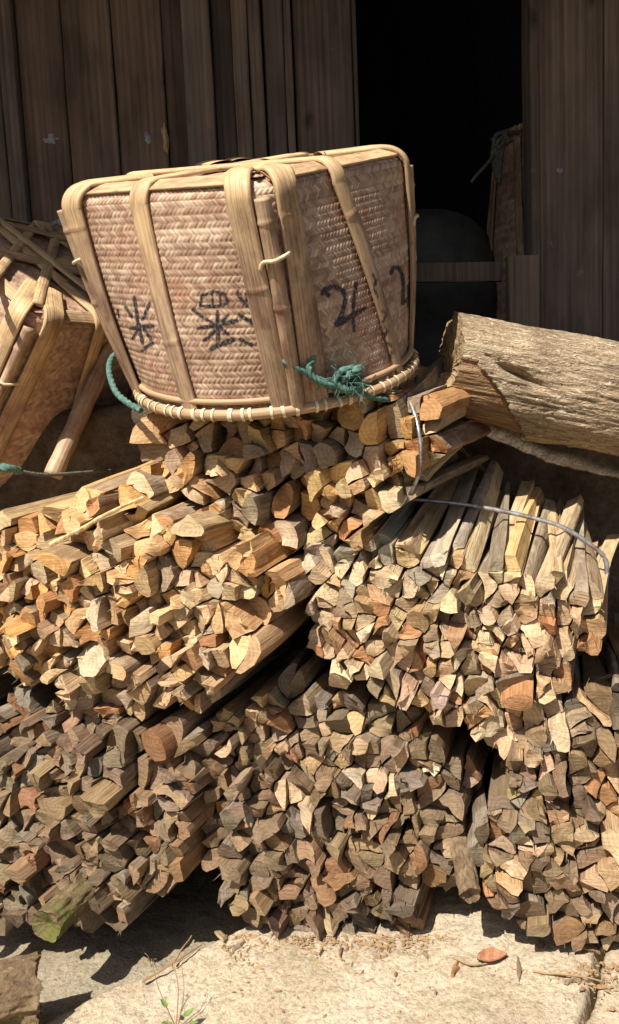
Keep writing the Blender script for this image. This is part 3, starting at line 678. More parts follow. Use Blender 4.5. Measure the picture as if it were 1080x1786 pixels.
def weave_height(u, v):
    row = np.floor(v / WV_H); f = v / WV_H - row; sl = np.where(np.mod(row, 2) == 0, 1, -1)
    q = u / WV_P + sl * (f - .5) * 1.05 + .13 * np.sin(row * 2.3); k = np.floor(q); g = q - k
    across = np.abs(g - .5) * 2; along = np.abs(f - .5) * 2
    h = np.sqrt(np.clip(1 - across ** 2.4, 0, 1)) * (1 - .62 * along ** 2.6) + .25 * (g - .5)
    gap = np.clip((across - .78) / .22, 0, 1) * .8 + np.clip((along - .86) / .14, 0, 1) * .35
    tone = _hash(row.astype(int), k.astype(int), (row * 0).astype(int), 5) * .68 + _hash(row.astype(int), (k / 40).astype(int), (row * 0).astype(int), 8) * .32
    return h, tone, np.clip(gap, 0, 1)
def seg_dist(P, strokes):
    D = np.full(len(P), 1e9)
    for pts, wd in strokes:
        pts = np.array(pts, float)
        for a, b in zip(pts[:-1], pts[1:]):
            ab = b - a; t = np.clip(((P - a) @ ab) / (ab @ ab + 1e-9), 0, 1); D = np.minimum(D, np.linalg.norm(P - a - t[:, None] * ab, axis=1) / (wd * (.72 + .3 * np.abs(np.sin(t * 2.6 + len(pts))))))
    return D
def zc(strokes): return [([(80 + x * .611, 230 + y_ * .611) for x, y_ in p], wd) for p, wd in strokes]
INK = zc([([(252, 472), (257, 500), (263, 540)], 3.2), ([(228, 500), (246, 528)], 2.8), ([(297, 488), (284, 520), (276, 536)], 3.0), ([(244, 562), (270, 555), (306, 556)], 3.6),
          ([(262, 540), (270, 575), (277, 603)], 3.2), ([(262, 566), (248, 590)], 2.5), ([(280, 562), (300, 592)], 2.8), ([(274, 626), (290, 612), (306, 604)], 3.2), ([(205, 508), (210, 530)], 1.7),
          ([(441, 495), (447, 468), (478, 456), (508, 462), (520, 484)], 3.0), ([(446, 496), (482, 500), (518, 490)], 3.0), ([(474, 458), (478, 498)], 2.2), ([(496, 458), (500, 496)], 2.4),
          ([(420, 508), (446, 528)], 3.2), ([(434, 562), (490, 552), (545, 540)], 3.8), ([(490, 512), (492, 560), (492, 605)], 3.6), ([(486, 562), (468, 585), (452, 596)], 3.2), ([(500, 560), (520, 578)], 3.2),
          ([(478, 548), (458, 534)], 2.8), ([(505, 540), (520, 524)], 2.8), ([(470, 622), (498, 606), (536, 594)], 4.6), ([(548, 458), (558, 478), (572, 496)], 3.6), ([(554, 524), (592, 546)], 4.2), ([(556, 594), (588, 608)], 3.6), ([(570, 462), (576, 486)], 2.2),
          ([(790, 462), (798, 448), (824, 441), (848, 452), (856, 474), (848, 512), (832, 550), (846, 546), (872, 526), (912, 503)], 4.0), ([(886, 432), (880, 470), (876, 520), (880, 568)], 3.2), ([(832, 548), (850, 536)], 5.5), ([(795, 452), (806, 466)], 4.0),
          ([(986, 404), (990, 388), (1006, 386), (1018, 408), (1021, 450), (1018, 490), (1034, 474)], 3.4), ([(1034, 440), (1034, 500)], 2.2)])
INK_SLAT = zc([([(934, 408), (944, 428), (936, 446), (948, 470)], 1.8), ([(930, 432), (948, 424)], 1.5), ([(958, 510), (972, 520), (962, 545)], 1.7), ([(964, 556), (976, 566), (968, 586), (962, 574)], 1.7), ([(968, 608), (976, 600), (986, 612)], 1.7), ([(976, 630), (982, 646), (990, 630)], 1.6), ([(988, 628), (982, 656)], 1.6)])

def build_basket(name, label, bk, res, ink=False, slat_ink=False, group=None, ties=True, hires_faces=None):
    root = thing(name, bk.W([0, 0, 0]), label, 'basket', group)
    # woven sides
    nu, nv = int(bk.per / res), int((bk.h + bk.rf) / res); t = np.arange(nu) / nu * 4; ws = np.linspace(.0, 1.3, nv)
    TT, WW = np.meshgrid(t, ws); P = bk.S(TT, WW); Nn = bk.N(TT, WW); h, tone, gap = weave_height(TT / 4 * bk.per, np.minimum(WW, 1) * (bk.h) + np.maximum(WW - 1, 0) / .3 * bk.rf * 1.57)
    P = P + Nn * ((h - .7) * .0020 + .0025 * fbm(P * 7, 3, 77))[..., None]
    V = bk.W(P.reshape(-1, 3)); ik = np.zeros(len(V))
    if ink: ik = np.clip(1.35 - seg_dist(proj(V), INK), 0, .45) / .45 * ((TT > -.6) & ((TT < 1.7) | (TT > 3.4))).ravel()
    cols = np.stack([tone.ravel(), ik, gap.ravel(), np.ones(len(V))], -1)
    obj('woven_body', mesh_from('woven_body', V, grid_faces(nu, nv, True), cols={'weave': cols}, mats=[M['weave']]), root)
    # woven base (square, on top)
    nb = int(bk.s / (res * 1.6)); g = np.linspace(-1, 1, nb); X, Y = np.meshgrid(g, g); sc_ = bk.s / 2 - bk.rf * .8
    h, tone, gap = weave_height(X * sc_, Y * sc_); Pb = np.stack([X * sc_ + bk.shear[0], Y * sc_ + bk.shear[1], bk.h - .0015 + h * .0015 + X * 0], -1)
    obj('woven_base', mesh_from('woven_base', bk.W(Pb.reshape(-1, 3)), grid_faces(nb, nb), cols={'weave': np.stack([tone.ravel(), tone.ravel() * 0, gap.ravel(), tone.ravel() * 0 + 1], -1)}, mats=[M['weave']]), root)
    rs = np.random.default_rng(int(abs(bk.T[0]) * 1000))
    def ribbon(nm, path, nrm, wid, nodes=(), thick=.0035, bowl=.003, nacross=11, inkon=False, mat='slat', edge=0.0, lift=.0005, pale=(0, 0)):
        """flat split-bamboo slat following local points; crown across its width"""
        path, nrm = np.asarray(path, float), np.asarray(nrm, float); n = len(path); T_ = np.gradient(path, axis=0); T_ /= np.linalg.norm(T_, axis=1)[:, None] + 1e-12
        S_ = np.cross(T_, nrm); S_ /= np.linalg.norm(S_, axis=1)[:, None] + 1e-12; wid = np.broadcast_to(np.asarray(wid, float) * .88, (n,))
        L = np.concatenate([[0], np.cumsum(np.linalg.norm(np.diff(path, axis=0), axis=1))]); x = np.linspace(-1, 1, nacross); nb_ = np.zeros(n)
        for q in nodes: nb_ += np.exp(-((L - q * L[-1]) / .0030) ** 2)
        wob = 1 + .04 * vnoise(np.c_[L * 14, L * 0 + rs.random() * 50, L * 0], 3)
        rows = []; uv = []; gk = []
        for sgn in (1, 0):
            for j, xx in enumerate(x if sgn else x[::-1]):
                hh = lift + (thick + bowl * (1 - xx * xx) + nb_ * .0016 if sgn else -.0015 + 0 * nb_)
                rows.append(path + S_ * (xx * wid * wob / 2)[:, None] * (1 if sgn else .97) + nrm * np.asarray(hh).reshape(-1, 1)); uv.append(np.c_[L, np.full(n, xx * .02 + sgn * .5)]); gk.append(nb_)
        m = len(rows); Vv = np.stack(rows, 1).reshape(-1, 3); UV = np.stack(uv, 1).reshape(-1, 2); G = np.stack(gk, 1).reshape(-1)
        Vw = bk.W(Vv); ik_ = np.clip(1.3 - seg_dist(proj(Vw), INK_SLAT), 0, .5) * 2 if inkon else np.zeros(len(Vw))
        pl = np.repeat(np.clip((L / L[-1] - pale[0]) / max(1e-6, pale[1] - pale[0]), 0, 1) if pale[1] > 0 else L * 0, m)
        cols = np.stack([ik_, np.clip(G, 0, 1), pl, ik_ * 0 + 1], -1)
        return obj(nm, mesh_from(nm, Vw, grid_faces(m, n, True), None, UV, True, cols={'ink': cols}, mats=[M[mat]]), root)
    def vertical(nm, t0, t1, w0, w1, wid0, wid1, n=110, over=.10, **k):
        """a slat up the side from the rim and over the edge onto the base"""
        ws = np.linspace(w0, 1.3, n); ts = t0 + (t1 - t0) * np.clip(ws, 0, 1); P = bk.S(ts, ws); Nn = bk.N(ts, ws); q = P[-1].copy(); inn = -unit(np.array([q[0], q[1], 0]))
        if abs((t1 % 1)) < .30 or abs((t1 % 1)) > .70: a = round(t1) * np.pi / 2; inn = -np.array([math.cos(a), math.sin(a), 0])
        ex = np.array([q + inn * o for o in np.linspace(.004, over, 16)]); P = np.vstack([P, ex]); Nn = np.vstack([Nn, np.tile([0, 0, 1.0], (16, 1))]); Nn[n - 3:n] = unit(Nn[n - 3] + [0, 0, 1])
        wd = np.interp(np.linspace(0, 1, n + 16), [0, 1], [wid0, wid1]); k.setdefault('pale', (.22, .42) if over > .2 else (.45, .78)); return ribbon(nm, P, Nn, wd, **k)
    # top edge slats (one per side), then the face and corner slats over them
    for k in range(4):
        ts = np.linspace(k - .47, k + .47, 60); P = bk.S(ts, 1.22); inn = -np.stack([np.cos(np.full(60, k * np.pi / 2)), np.sin(np.full(60, k * np.pi / 2)), np.zeros(60)], -1)
        P2 = P; nn = bk.N(ts, np.full(60, 1.22)); ribbon('edge_slat', P2, nn, .034, (.3, .72), lift=.0008, thick=.0022, bowl=.0008, pale=(-1.2, 1.6))
    over = bk.s / 2 + .06
    vertical('face_slat', 4.03, 3.955, .0, 1, .036, .044, nodes=(.15, .46), over=bk.s * .93, lift=.004, bowl=.003)
    vertical('face_slat', 1.06, .92, .0, 1, .030, .042, nodes=(.36, .58), over=bk.s * .93, lift=.006, inkon=slat_ink, bowl=.003)
    vertical('face_slat', 2.0, 2.0, .0, 1, .034, .042, nodes=(.3,), over=.12, lift=.004); vertical('face_slat', 3.0, 3.0, .0, 1, .034, .042, nodes=(.3,), over=.12, lift=.004)
    for k in range(4):
        c = k + .5; n = 100
        for sg, w_, tt in ((-1, .048 if k != 1 else .032, .072 if k != 1 else .045), (1, .056, .090)):
            vertical('corner_slat', c + sg * tt * .86, c + sg * tt, .0, 1, w_ * .86, w_, nodes=(.42,) if sg < 0 else (.63,), over=.10, lift=.005, bowl=.0035)
        ws = np.linspace(.0, 1.0, n); P = bk.S(np.full(n, c), ws) + bk.N(np.full(n, c), ws) * .007; Pw = bk.W(P)
        rad_ = .0125 + .0018 * sum(np.exp(-((ws - q) / .008) ** 2) for q in (.52, .9))
        V_, Fq, Ft, uv = tube_arrays(Pw, rad_, 14); obj('corner_pole', mesh_from('corner_pole', V_, Fq, Ft, uv, True, cols={'ink': np.tile([0, 0, 0, 1], (len(V_), 1))}, mats=[M['slat']]), root)
        if ties:
            q = [bk.S(c - .045, .70) + bk.N(c - .045, .70) * .012, bk.S(c - .03, .735) + bk.N(c - .03, .735) * .016, bk.S(c, .74) + bk.N(c, .74) * .023, bk.S(c + .045, .755) + bk.N(c + .045, .755) * .014, bk.S(c + .055, .757)]
            tube('cane_tie', bk.W(spline(np.array(q), 24)), .0030, 8, root, M['cane'])
    # rim: two hoops and the cane lashing, each lashing its own piece
    a = np.linspace(0, 2 * np.pi, 140); nh = np.zeros(140)
    for zz, rr_, dr in ((.000, .0092, .010), (.021, .0050, .006)):
        P = np.stack([(bk.rr + dr) * np.cos(a), (bk.rr + dr) * np.sin(a), nh + zz], -1); hp = tube('rim_hoop', bk.W(P), rr_, 12, root, M['hoop']); hoop = hp if zz == 0 else hoop
    th = np.linspace(-2.2, 2.6, 12); lw = .0028; V = []
    for q in th:
        for xx in (-1, 1): V.append([math.cos(q) * .0107 + .010, xx * lw, math.sin(q) * .0110])
    lm = mesh_from('cane_lashing', V, np.array([[2 * i, 2 * i + 1, 2 * i + 3, 2 * i + 2] for i in range(11)]), mats=[M['cane']]); nl = int(2 * np.pi * bk.rr / .0215)
    Rb = Matrix([list(bk.R[i]) for i in range(3)]).to_4x4(); Tb = Matrix.Translation(bk.T.tolist())
    for k in range(nl):
        a_ = 2 * np.pi * (k + .28 * rs.normal() * .6) / nl; o = bpy.data.objects.new('cane_lashing', lm); COL.objects.link(o); o.parent = hoop
        o.matrix_basis = Tb @ Rb @ Matrix.Rotation(a_, 4, 'Z') @ Matrix.Translation((bk.rr, 0, 0)) @ Matrix.Rotation(rs.normal() * .12, 4, 'X') @ Matrix.Diagonal((1, .6 + .8 * rs.random(), 1, 1))
    return root
bk1 = Basket((-.052, 1.70, 1.034), eul(.2806, -.066, 4.0922), .446, .250, .360, shift=(-.024, 0, 0))
basket1 = build_basket('woven_basket', 'large square-based woven basket with brushed characters, upside down on the firewood', bk1, .0019, True, True, 'woven bamboo baskets')
R2 = eul(.364, .567, 4.095); bk2 = Basket(np.array([-.773, 2.20, 1.009]) - R2 @ np.array([0, 0, .17]), R2, .46, .265, .54)
basket2 = build_basket('woven_basket', 'tilted woven basket with crossed slats at the left edge, partly hidden by the big basket', bk2, .0034, False, False, 'woven bamboo baskets')
def base_pt(px, py, lift=.006):
    nrm = bk2.R @ np.array([0, 0, 1.0]); p0 = bk2.W([0, 0, bk2.h + lift]); rr_ = ray(px, py); return CAM + rr_ * (((p0 - CAM) @ nrm) / (rr_ @ nrm))
for k, (a, b, r_) in enumerate((((-60, 424), (236, 498), .015), ((-20, 368), (262, 590), .013), ((100, 408), (66, 530), .012), ((-60, 372), (150, 425), .010), ((-40, 520), (60, 395), .011))):
    n = 40; P = np.linspace(base_pt(*a, .010 + .006 * (k % 2)), base_pt(*b, .010 + .006 * (k % 2)), n); rad_ = r_ * (1 + .12 * np.exp(-((np.arange(n) - 13) / .9) ** 2) + .12 * np.exp(-((np.arange(n) - 29) / .9) ** 2))
    V_, Fq, Ft, uv = tube_arrays(P, rad_, 12); nb_ = np.asarray(bk2.R @ np.array([0, 0, 1.0])); cen = np.vstack([np.repeat(P, 12, 0), P[:1], P[-1:]]); dv = V_ - cen; V_ = cen + dv - .55 * np.outer(dv @ nb_, nb_)
    obj('cross_pole', mesh_from('cross_pole', V_, Fq, Ft, uv, True, cols={'ink': np.tile([0, 0, .8, 1], (len(V_), 1))}, mats=[M['slat']]), basket2)
R3 = eul(math.pi, 0, .0) @ eul(0, 0, 4.25)
bk3 = Basket((float(at(1010, 238, 2.84)[0]), 2.84, float(at(960, 240, 2.84)[2])), R3, .43, .235, .58)
basket3 = build_basket('woven_basket', 'upright woven basket in shade just inside the doorway, behind the right door frame', bk3, .006, False, False, 'woven bamboo baskets', ties=False)

# ropes on the big basket
_t, _w = np.meshgrid(np.linspace(0, 4, 260, endpoint=False), np.linspace(0, 1, 90)); _P = bk1.W(bk1.S(_t, _w).reshape(-1, 3)); _n = (bk1.N(_t, _w).reshape(-1, 3)) @ bk1.R.T
_front = ((_P - CAM) * _n).sum(1) < 0; _pp = proj(_P)
def on_basket(px, py, out=.012):
    d2 = ((_pp - [px, py]) ** 2).sum(1); d2[~_front] = 1e9; Y = _P[np.argmin(d2)][1]; p = at(px, py, Y); return p + unit(CAM - p) * out
def rope_piece(name, pts, r, parent, mat=None, n=90):
    return tube(name, spline(np.array(pts), n), r, 14, parent, mat or M['rope'], strands=3, pitch=r * 7, depth=.38)
ra = [on_basket(494, 627, -.004), on_basket(500, 632, .012), on_basket(530, 648, .020), on_basket(560, 663, .024), on_basket(592, 668, .026), on_basket(612, 660, .024)]
rb = [on_basket(549, 617, -.004), on_basket(547, 624, .012), on_basket(539, 642, .022), on_basket(548, 660, .030), on_basket(572, 672, .034), on_basket(600, 672, .030)]
rope_piece('rope', ra, .0056, basket1); rope_piece('rope', rb, .0056, basket1)
kc = on_basket(606, 662, .028); kt = np.linspace(0, 1, 120); kn = kc + np.stack([.020 * np.sin(kt * 19), .012 * np.cos(kt * 13), .017 * np.cos(kt * 16 + .7)], -1)
knot = rope_piece('rope_knot', kn, .0068, basket1, n=160)
rk = np.random.default_rng(5)
for k in range(70):
    d_ = unit(rk.normal(size=3) + [-.2, -.5, 0]); l_ = .022 + .026 * rk.random(); p_ = kc + rk.normal(size=3) * .009 
    tube('rope_fibre', spline(np.array([p_, p_ + d_ * l_ * .5 + rk.normal(size=3) * .004, p_ + d_ * l_ + [0, 0, -.004] + rk.normal(size=3) * .006]), 6), .0007, 3, knot, M['rope'])
rope_piece('rope', [on_basket(618, 670, .026), at(640, 690, 1.49), at(680, 697, 1.53), at(712, 690, 1.60), at(728, 664, 1.72), at(720, 640, 1.84)], .0052, basket1)
rope_piece('rope', [at(214, 628, 1.80), at(203, 618, 1.74), at(192, 632, 1.70), at(192, 655, 1.66), at(203, 684, 1.62), at(224, 703, 1.58), at(246, 716, 1.56)], .0062, basket1)
# ropes of the leaning basket
rope_piece('rope', [at(-30, 812, 1.80), at(5, 815, 1.76), at(20, 818, 1.76), at(34, 822, 1.78)], .009, basket2)
rope_piece('rope', [at(34, 822, 1.78), at(80, 828, 1.82), at(150, 824, 1.90), at(200, 820, 2.0)], .004, basket2, M['oldrope'])
# rope tuft tied on the rim of the doorway basket
tuft = at(868, 240, 2.70)
for k in range(5):
    rope_piece('rope', [at(905 - 12 * k, 232 + 3 * k, 2.66), at(868 + 5 * k, 234 + 8 * (k % 3), 2.64), at(860 + 4 * k, 262, 2.65), at(858 + 3 * k, 285 + 9 * k, 2.66)], .007, basket3, M['oldrope'], 40)
rope_piece('rope', [at(862, 270, 2.65), at(846, 290, 2.63), at(832, 305, 2.62), at(822, 318, 2.61)], .005, basket3, M['oldrope'], 40)
# bamboo pole leaning between the two baskets
pl_ = tag(tube('bamboo_pole', spline(np.array([at(92, 830, 1.92), at(145, 712, 1.98), at(200, 590, 2.04)]), 40), .5 * np.array([.040] * 40) * (1 + .04 * np.sin(np.arange(40) * .8)), 16, None, M['slat']), 'bamboo pole leaning between the two outdoor baskets', 'pole')

# ------------------------------------------------------------------ big barked log on the right
def big_log():
    A = at(782, 646, 1.80); Bp = at(1330, 742, 1.80); ax = unit(Bp - A); L = np.linalg.norm(Bp - A); s1 = unit(np.cross([0, 1, 0], ax)); s2 = np.cross(ax, s1)   # s1 ~ down/up, s2 ~ front/back
    up = -s1 if s1[2] < 0 else s1; fr = np.array([0, -1.0, 0]); fr = unit(fr - ax * (fr @ ax))
    nt, nl = 300, 330; th = np.arange(nt) / nt * 2 * np.pi; xs = np.linspace(0, 1, nl)
    TH, XX = np.meshgrid(th, xs); c, s = np.cos(TH), np.sin(TH)               # c along up, s along front
    e0 = -.008 + .005 * fbm(np.stack([c * 3, s * 3, c * 0], -1), 4, 3) - .050 * np.clip(-c - .15, 0, 1) * (s > -1) + .012 * np.clip(s, 0, 1) + .003 * fbm(np.stack([c * 16, s * 16, c * 0], -1), 2, 9)
    axp = e0 * (1 - XX) ** 2 + XX * L
    P3 = np.stack([axp * 9, c * .9, s * .9], -1); R_ = .112 * (1 + .05 * fbm(P3 * .8, 3, 21) + .02 * np.cos(TH * 2 + 1)) - .004 * XX
    # stripped lower front wedge near the end
    lim = .040 + .135 * np.clip(-c * .9 + .12, 0, 1) - .13 * np.clip(-s - .1, 0, 1); bare = np.clip((lim - axp + .010 * fbm(P3 * 5, 3, 4)) / .004, 0, 1) * (c < .22)
    R_ = R_ - bare * (.010 + .12 * np.clip(lim - axp, 0, .2) * np.clip(-c + .2, 0, 1))
    q = np.stack([axp * 13, c * 12, s * 12], -1); rg = fbm(q, 5, 33, .6); rid = 1 - np.abs(fbm(np.stack([axp * 7 + .4 * rg, c * 11, s * 11], -1), 3, 57))
    R_ = R_ + (1 - bare) * ((.0026 * rg) - .010 * np.clip(rid - .90, 0, 1) * 8 * .35) + bare * .0015 * fbm(np.stack([axp * 6, c * 30, s * 30], -1), 3, 5)
    # a gash in the bark
    gx_, gt = axp - .118, (TH - 1.45) ; gl = np.exp(-(gx_ / .045) ** 2) * np.exp(-((gt - gx_ * 3.2) / .07) ** 2); R_ = R_ - .030 * gl
    P = A + axp[..., None] * ax + R_[..., None] * (c[..., None] * up + s[..., None] * fr)
    V = P.reshape(-1, 3); br = bare.ravel(); Fq = grid_faces(nt, nl, True)
    # rough end cap
    caps = []; nc = 14
    for j in range(nc):
        f = 1 - (j + 1) / nc; ring = A + (e0[0][:, None] * (f ** .7) + .0025 * fbm(np.stack([c[0] * f * 22, s[0] * f * 22, c[0] * 0 + 2], -1), 4, 8)[:, None] - .0 * f) * ax + (R_[0] * f)[:, None] * (c[0][:, None] * up + s[0][:, None] * fr); caps.append(ring)
    allc = np.vstack([P[0]] + caps); off = len(V); Fc = grid_faces(nt, nc + 1, True)[:, ::-1] + off
    V = np.vstack([V, allc]); br = np.concatenate([br, np.ones(len(allc))])
    far = len(V); V = np.vstack([V, [A + ax * L]]); br = np.append(br, 1); Ft = np.array([[far, (nl - 1) * nt + k, (nl - 1) * nt + (k + 1) % nt] for k in range(nt)])
    o = thing('barked_log', at(1000, 782, 1.80), 'thick pale-barked log with a chopped end lying at the right', 'log')
    Rm = np.stack([ax, fr, up], 1); loc = A; Vl = (V - loc) @ Rm
    mi = [0] * len(Fq) + [1] * len(Fc) + [1] * len(Ft)
    me = mesh_from('trunk', Vl, np.vstack([Fq, Fc]), Ft, None, True, cols={'bare': np.stack([br, br, br, br * 0 + 1], -1)}, mats=[M['log'], M['core']], midx=mi)
    t = obj('trunk', me, o); t.matrix_basis = Matrix([list(Rm[i]) + [loc[i]] for i in range(3)] + [[0, 0, 0, 1]])
    # curling lip of bark where it was stripped
    return o
big_log()

# ------------------------------------------------------------------ vat inside the doorway
vt = thing('stone_vat', at(745, 560, 3.0), 'dark round-shouldered vat in the gloom behind the doorway bar', 'vat')
prof = [(0.0, .0), (.16, .0), (.22, .10), (.255, .24), (.262, .36), (.25, .45), (.215, .53), (.16, .585), (.10, .612), (.04, .622), (0, .624)]
pr = spline(np.array([[a, 0, b] for a, b in prof]), 46); th = np.arange(56) / 56 * 2 * np.pi; vc = at(738, 470, 3.02); vz = float(at(740, 358, 2.9)[2]) - .62
V = np.array([[vc[0] + max(0, p[0]) * math.cos(t), 3.02 + max(0, p[0]) * math.sin(t), vz + p[2]] for p in pr for t in th]); obj('vat_body', mesh_from('vat_body', V, grid_faces(56, len(pr), True)), vt, M['vat'])

# ------------------------------------------------------------------ mossy log at the lower left corner
def lump(name, C, axes, radii, seed, mat, mossf, parent=None, amp=.12, nt=90, nl=60, sq=.55):
    ax = np.array([unit(a) for a in axes]); th = np.arange(nt) / nt * 2 * np.pi; ph = np.linspace(-1, 1, nl); V = []; T_, Ph = np.meshgrid(th, ph)
    e = np.sign(Ph) * np.abs(Ph) ** 1.0; rr = (1 - np.abs(e) ** 9) ** .5; rr = np.maximum(rr, 1e-3); cc, ss = np.cos(T_), np.sin(T_)
    cx = np.sign(cc) * np.abs(cc) ** sq; sx = np.sign(ss) * np.abs(ss) ** sq
    q = np.stack([e, cx * .6, sx * .6], -1); d = 1 + amp * fbm(q * 2.2, 5, seed)
    P = C + (e * radii[0] * (1 + .04 * fbm(q * 4, 3, seed + 4)))[..., None] * ax[0] + (cx * rr * d * radii[1])[..., None] * ax[1] + (sx * rr * d * radii[2])[..., None] * ax[2]
    V = P.reshape(-1, 3); ms = mossf(e, cx, sx).ravel(); return obj(name, mesh_from(name, V, grid_faces(nt, nl, True)[:, ::-1], cols={'moss': np.stack([ms, ms, ms, ms * 0 + 1], -1)}, mats=[mat]), parent)
def chunk(name, sec, A, B_, mossf, seed, capmoss=0.0, tear=.012, dsp=.012):
    """coarsely split log: polygon section swept from A to B_, torn and knobbly"""
    sec = np.array(sec, float); A, B_ = np.array(A), np.array(B_); d = unit(B_ - A); e1 = unit(np.cross(d, [0, 0, 1])); e2 = np.cross(e1, d); L = np.linalg.norm(B_ - A); n = 120; m = 80
    t = np.arange(n) / n * len(sec); i0 = t.astype(int) % len(sec); f = (t - t.astype(int))[:, None]; q = sec[i0] * (1 - f) + sec[(i0 + 1) % len(sec)] * f
    for it in range(2): q = (np.roll(q, 1, 0) + 2 * q + np.roll(q, -1, 0)) / 4
    V = []; ms = []
    for k, u in enumerate(np.linspace(0, 1, m)):
        P = A + d * L * u + q[:, :1] * e1 + q[:, 1:] * e2; P = P + (d * (tear * fbm(np.c_[q * 45, q[:, :1] * 0], 4, seed)[:, None] * u ** 3))
        dirs = q[:, :1] * e1 + q[:, 1:] * e2; dirs /= np.linalg.norm(dirs, axis=1)[:, None]
        P = P + dirs * (dsp * fbm(np.c_[np.full(n, u * L * 14), q * 26], 5, seed + 3) + .003 * fbm(np.c_[np.full(n, u * L * 22), q * 90], 3, seed + 7))[:, None]
        V.append(P); ms.append(mossf(u, q))
    V = np.vstack(V); ms = np.concatenate(ms); Fq = grid_faces(n, m, True); caps = []; b = len(V)
    last = V[-n:]; cen = last.mean(0)
    for g in (1, .8, .6, .4, .2, .02): caps.append(cen + (last - cen) * g + d * (.003 * g * fbm(np.c_[q * g * 60, q[:, :1] * 0 + 3], 4, seed + 1)[:, None] - .010 * (1 - g)))
    V = np.vstack([V] + caps); ms = np.concatenate([ms, np.full(n * 6, capmoss)]); Fc = grid_faces(n, 6, True) + b
    return obj(name, mesh_from(name, V, np.vstack([Fq, Fc]), cols={'moss': np.stack([ms, ms, ms, ms * 0 + 1], -1)}, mats=[M['mossy']]))
ml = chunk('mossy_log', [(-.06, .045), (.0, .054), (.045, .044), (.06, .01), (.04, -.045), (-.03, -.05), (-.07, -.02)], ground_at(-260, 1815, .035), ground_at(70, 1730, .040), lambda u, q: np.clip(.5 - q[:, 1] * 22, 0, 1) * np.clip(1.6 - u * 1.2, 0, 1), 5)
tag(ml, 'thick rotten log chunk with green moss in the lower left corner', 'log')
ce = at(80, 1614, 1.40); p2 = chunk('mossy_log', [(.030 * math.cos(q), .026 * math.sin(q)) for q in np.arange(9) / 9 * 2 * np.pi], ce + [.07, .16, .0], ce, lambda u, q: np.full(len(q), .3 + .5 * (u > .8)), 12, 1.0, .002, .003)
tag(p2, 'short round billet with a green mossy end beneath the lower left bundle', 'log')

# ------------------------------------------------------------------ loose things
def loose_stick(pts, r0, label, mat='splinter', seg=7, name='loose_stick', cat='stick', rough=.001, n=26, group=None):
    P = spline(np.array(pts), n); r_ = r0 * (1 - .35 * np.linspace(0, 1, n)) * (1 + .12 * np.sin(np.arange(n) * 1.1)); V, Fq, Ft, uv = tube_arrays(P, r_, seg, rough=rough, seed=int(r0 * 1e5)); c = P[0]
    o = obj(name, mesh_from(name, V - c, Fq, Ft, uv, False, mats=[M[mat]])); o.location = c.tolist(); o.color = (.5, .38, .24, 1); return tag(o, label, cat, group)
loose_stick([at(88, 950, 1.425), at(150, 918, 1.43), at(190, 895, 1.44), at(250, 868, 1.46)], .0042, 'thin pale splinter lying across the ends of the golden bundle', 'splinter')
bs_ = chunk('branch_stub', [(.019 * math.cos(q), .019 * math.sin(q)) for q in np.arange(9) / 9 * 2 * np.pi], at(800, 1462, 1.52), at(822, 1562, 1.405), lambda u, q: np.zeros(len(q)), 33, 0.0, .003, .005); tag(bs_, 'crooked pale branch stub at the gap between the two lower bundles', 'branch')
tw = [([(1080, 1175), (1010, 1195), (960, 1215)], 1.55, .004), ([(1085, 1190), (1030, 1180), (985, 1200)], 1.62, .005), ([(1090, 1205), (1020, 1212), (950, 1240)], 1.57, .0035), ([(750, 745), (800, 780), (860, 835)], 1.86, .006), ([(760, 770), (790, 800), (815, 860)], 1.80, .0025), ([(838, 1340), (832, 1400), (835, 1470)], 1.58, .007), ([(880, 1330), (868, 1360), (862, 1400)], 1.56, .006)]
tl = ['thin twig poking from the dark gap at the right edge', 'thicker twig behind the gap at the right edge, uppermost', 'thin twig above the lower right bundle, lowermost', 'dark stick slanting behind the bundle under the log', 'fine bent twig hanging below the chopped log end', 'dark strip standing in the gap right of the bottom centre bundle', 'short dark strip at the left top of the lower right bundle']
for (pts, Y, r0), lb in zip(tw, tl): loose_stick([at(x_, y_, Y + .03 * i) for i, (x_, y_) in enumerate(pts)], r0, lb, 'bark', 6, 'twig', 'twig')
# curled dry leaf
def leaf_mesh(name, L, Wd, curl, fold, seed):
    a = np.linspace(0, 1, 14); b = np.linspace(-1, 1, 9); A, Bb = np.meshgrid(a, b); wd = Wd * np.sin(np.pi * A ** .8) ** .8
    P = np.stack([A * L, Bb * wd, np.abs(Bb) * wd * fold + curl * L * (A - .5) ** 2 * 2 + .0015 * fbm(np.stack([A * 5, Bb * 3, A * 0], -1), 3, seed)], -1).reshape(-1, 3); return P, grid_faces(14, 9)
P, Fq = leaf_mesh('dry_leaf', .055, .014, .25, .9, 4); o = obj('dry_leaf', mesh_from('dry_leaf', np.vstack([P, P - [0, 0, .0006]]), np.vstack([Fq, Fq[:, ::-1] + len(P)]), mats=[M['dryleaf']])); o.location = (ground_at(832, 1678, .004)).tolist(); o.rotation_euler = (.25, -.05, .15); tag(o, 'curled reddish-brown dry leaf on the slab below the dark gap', 'leaf')
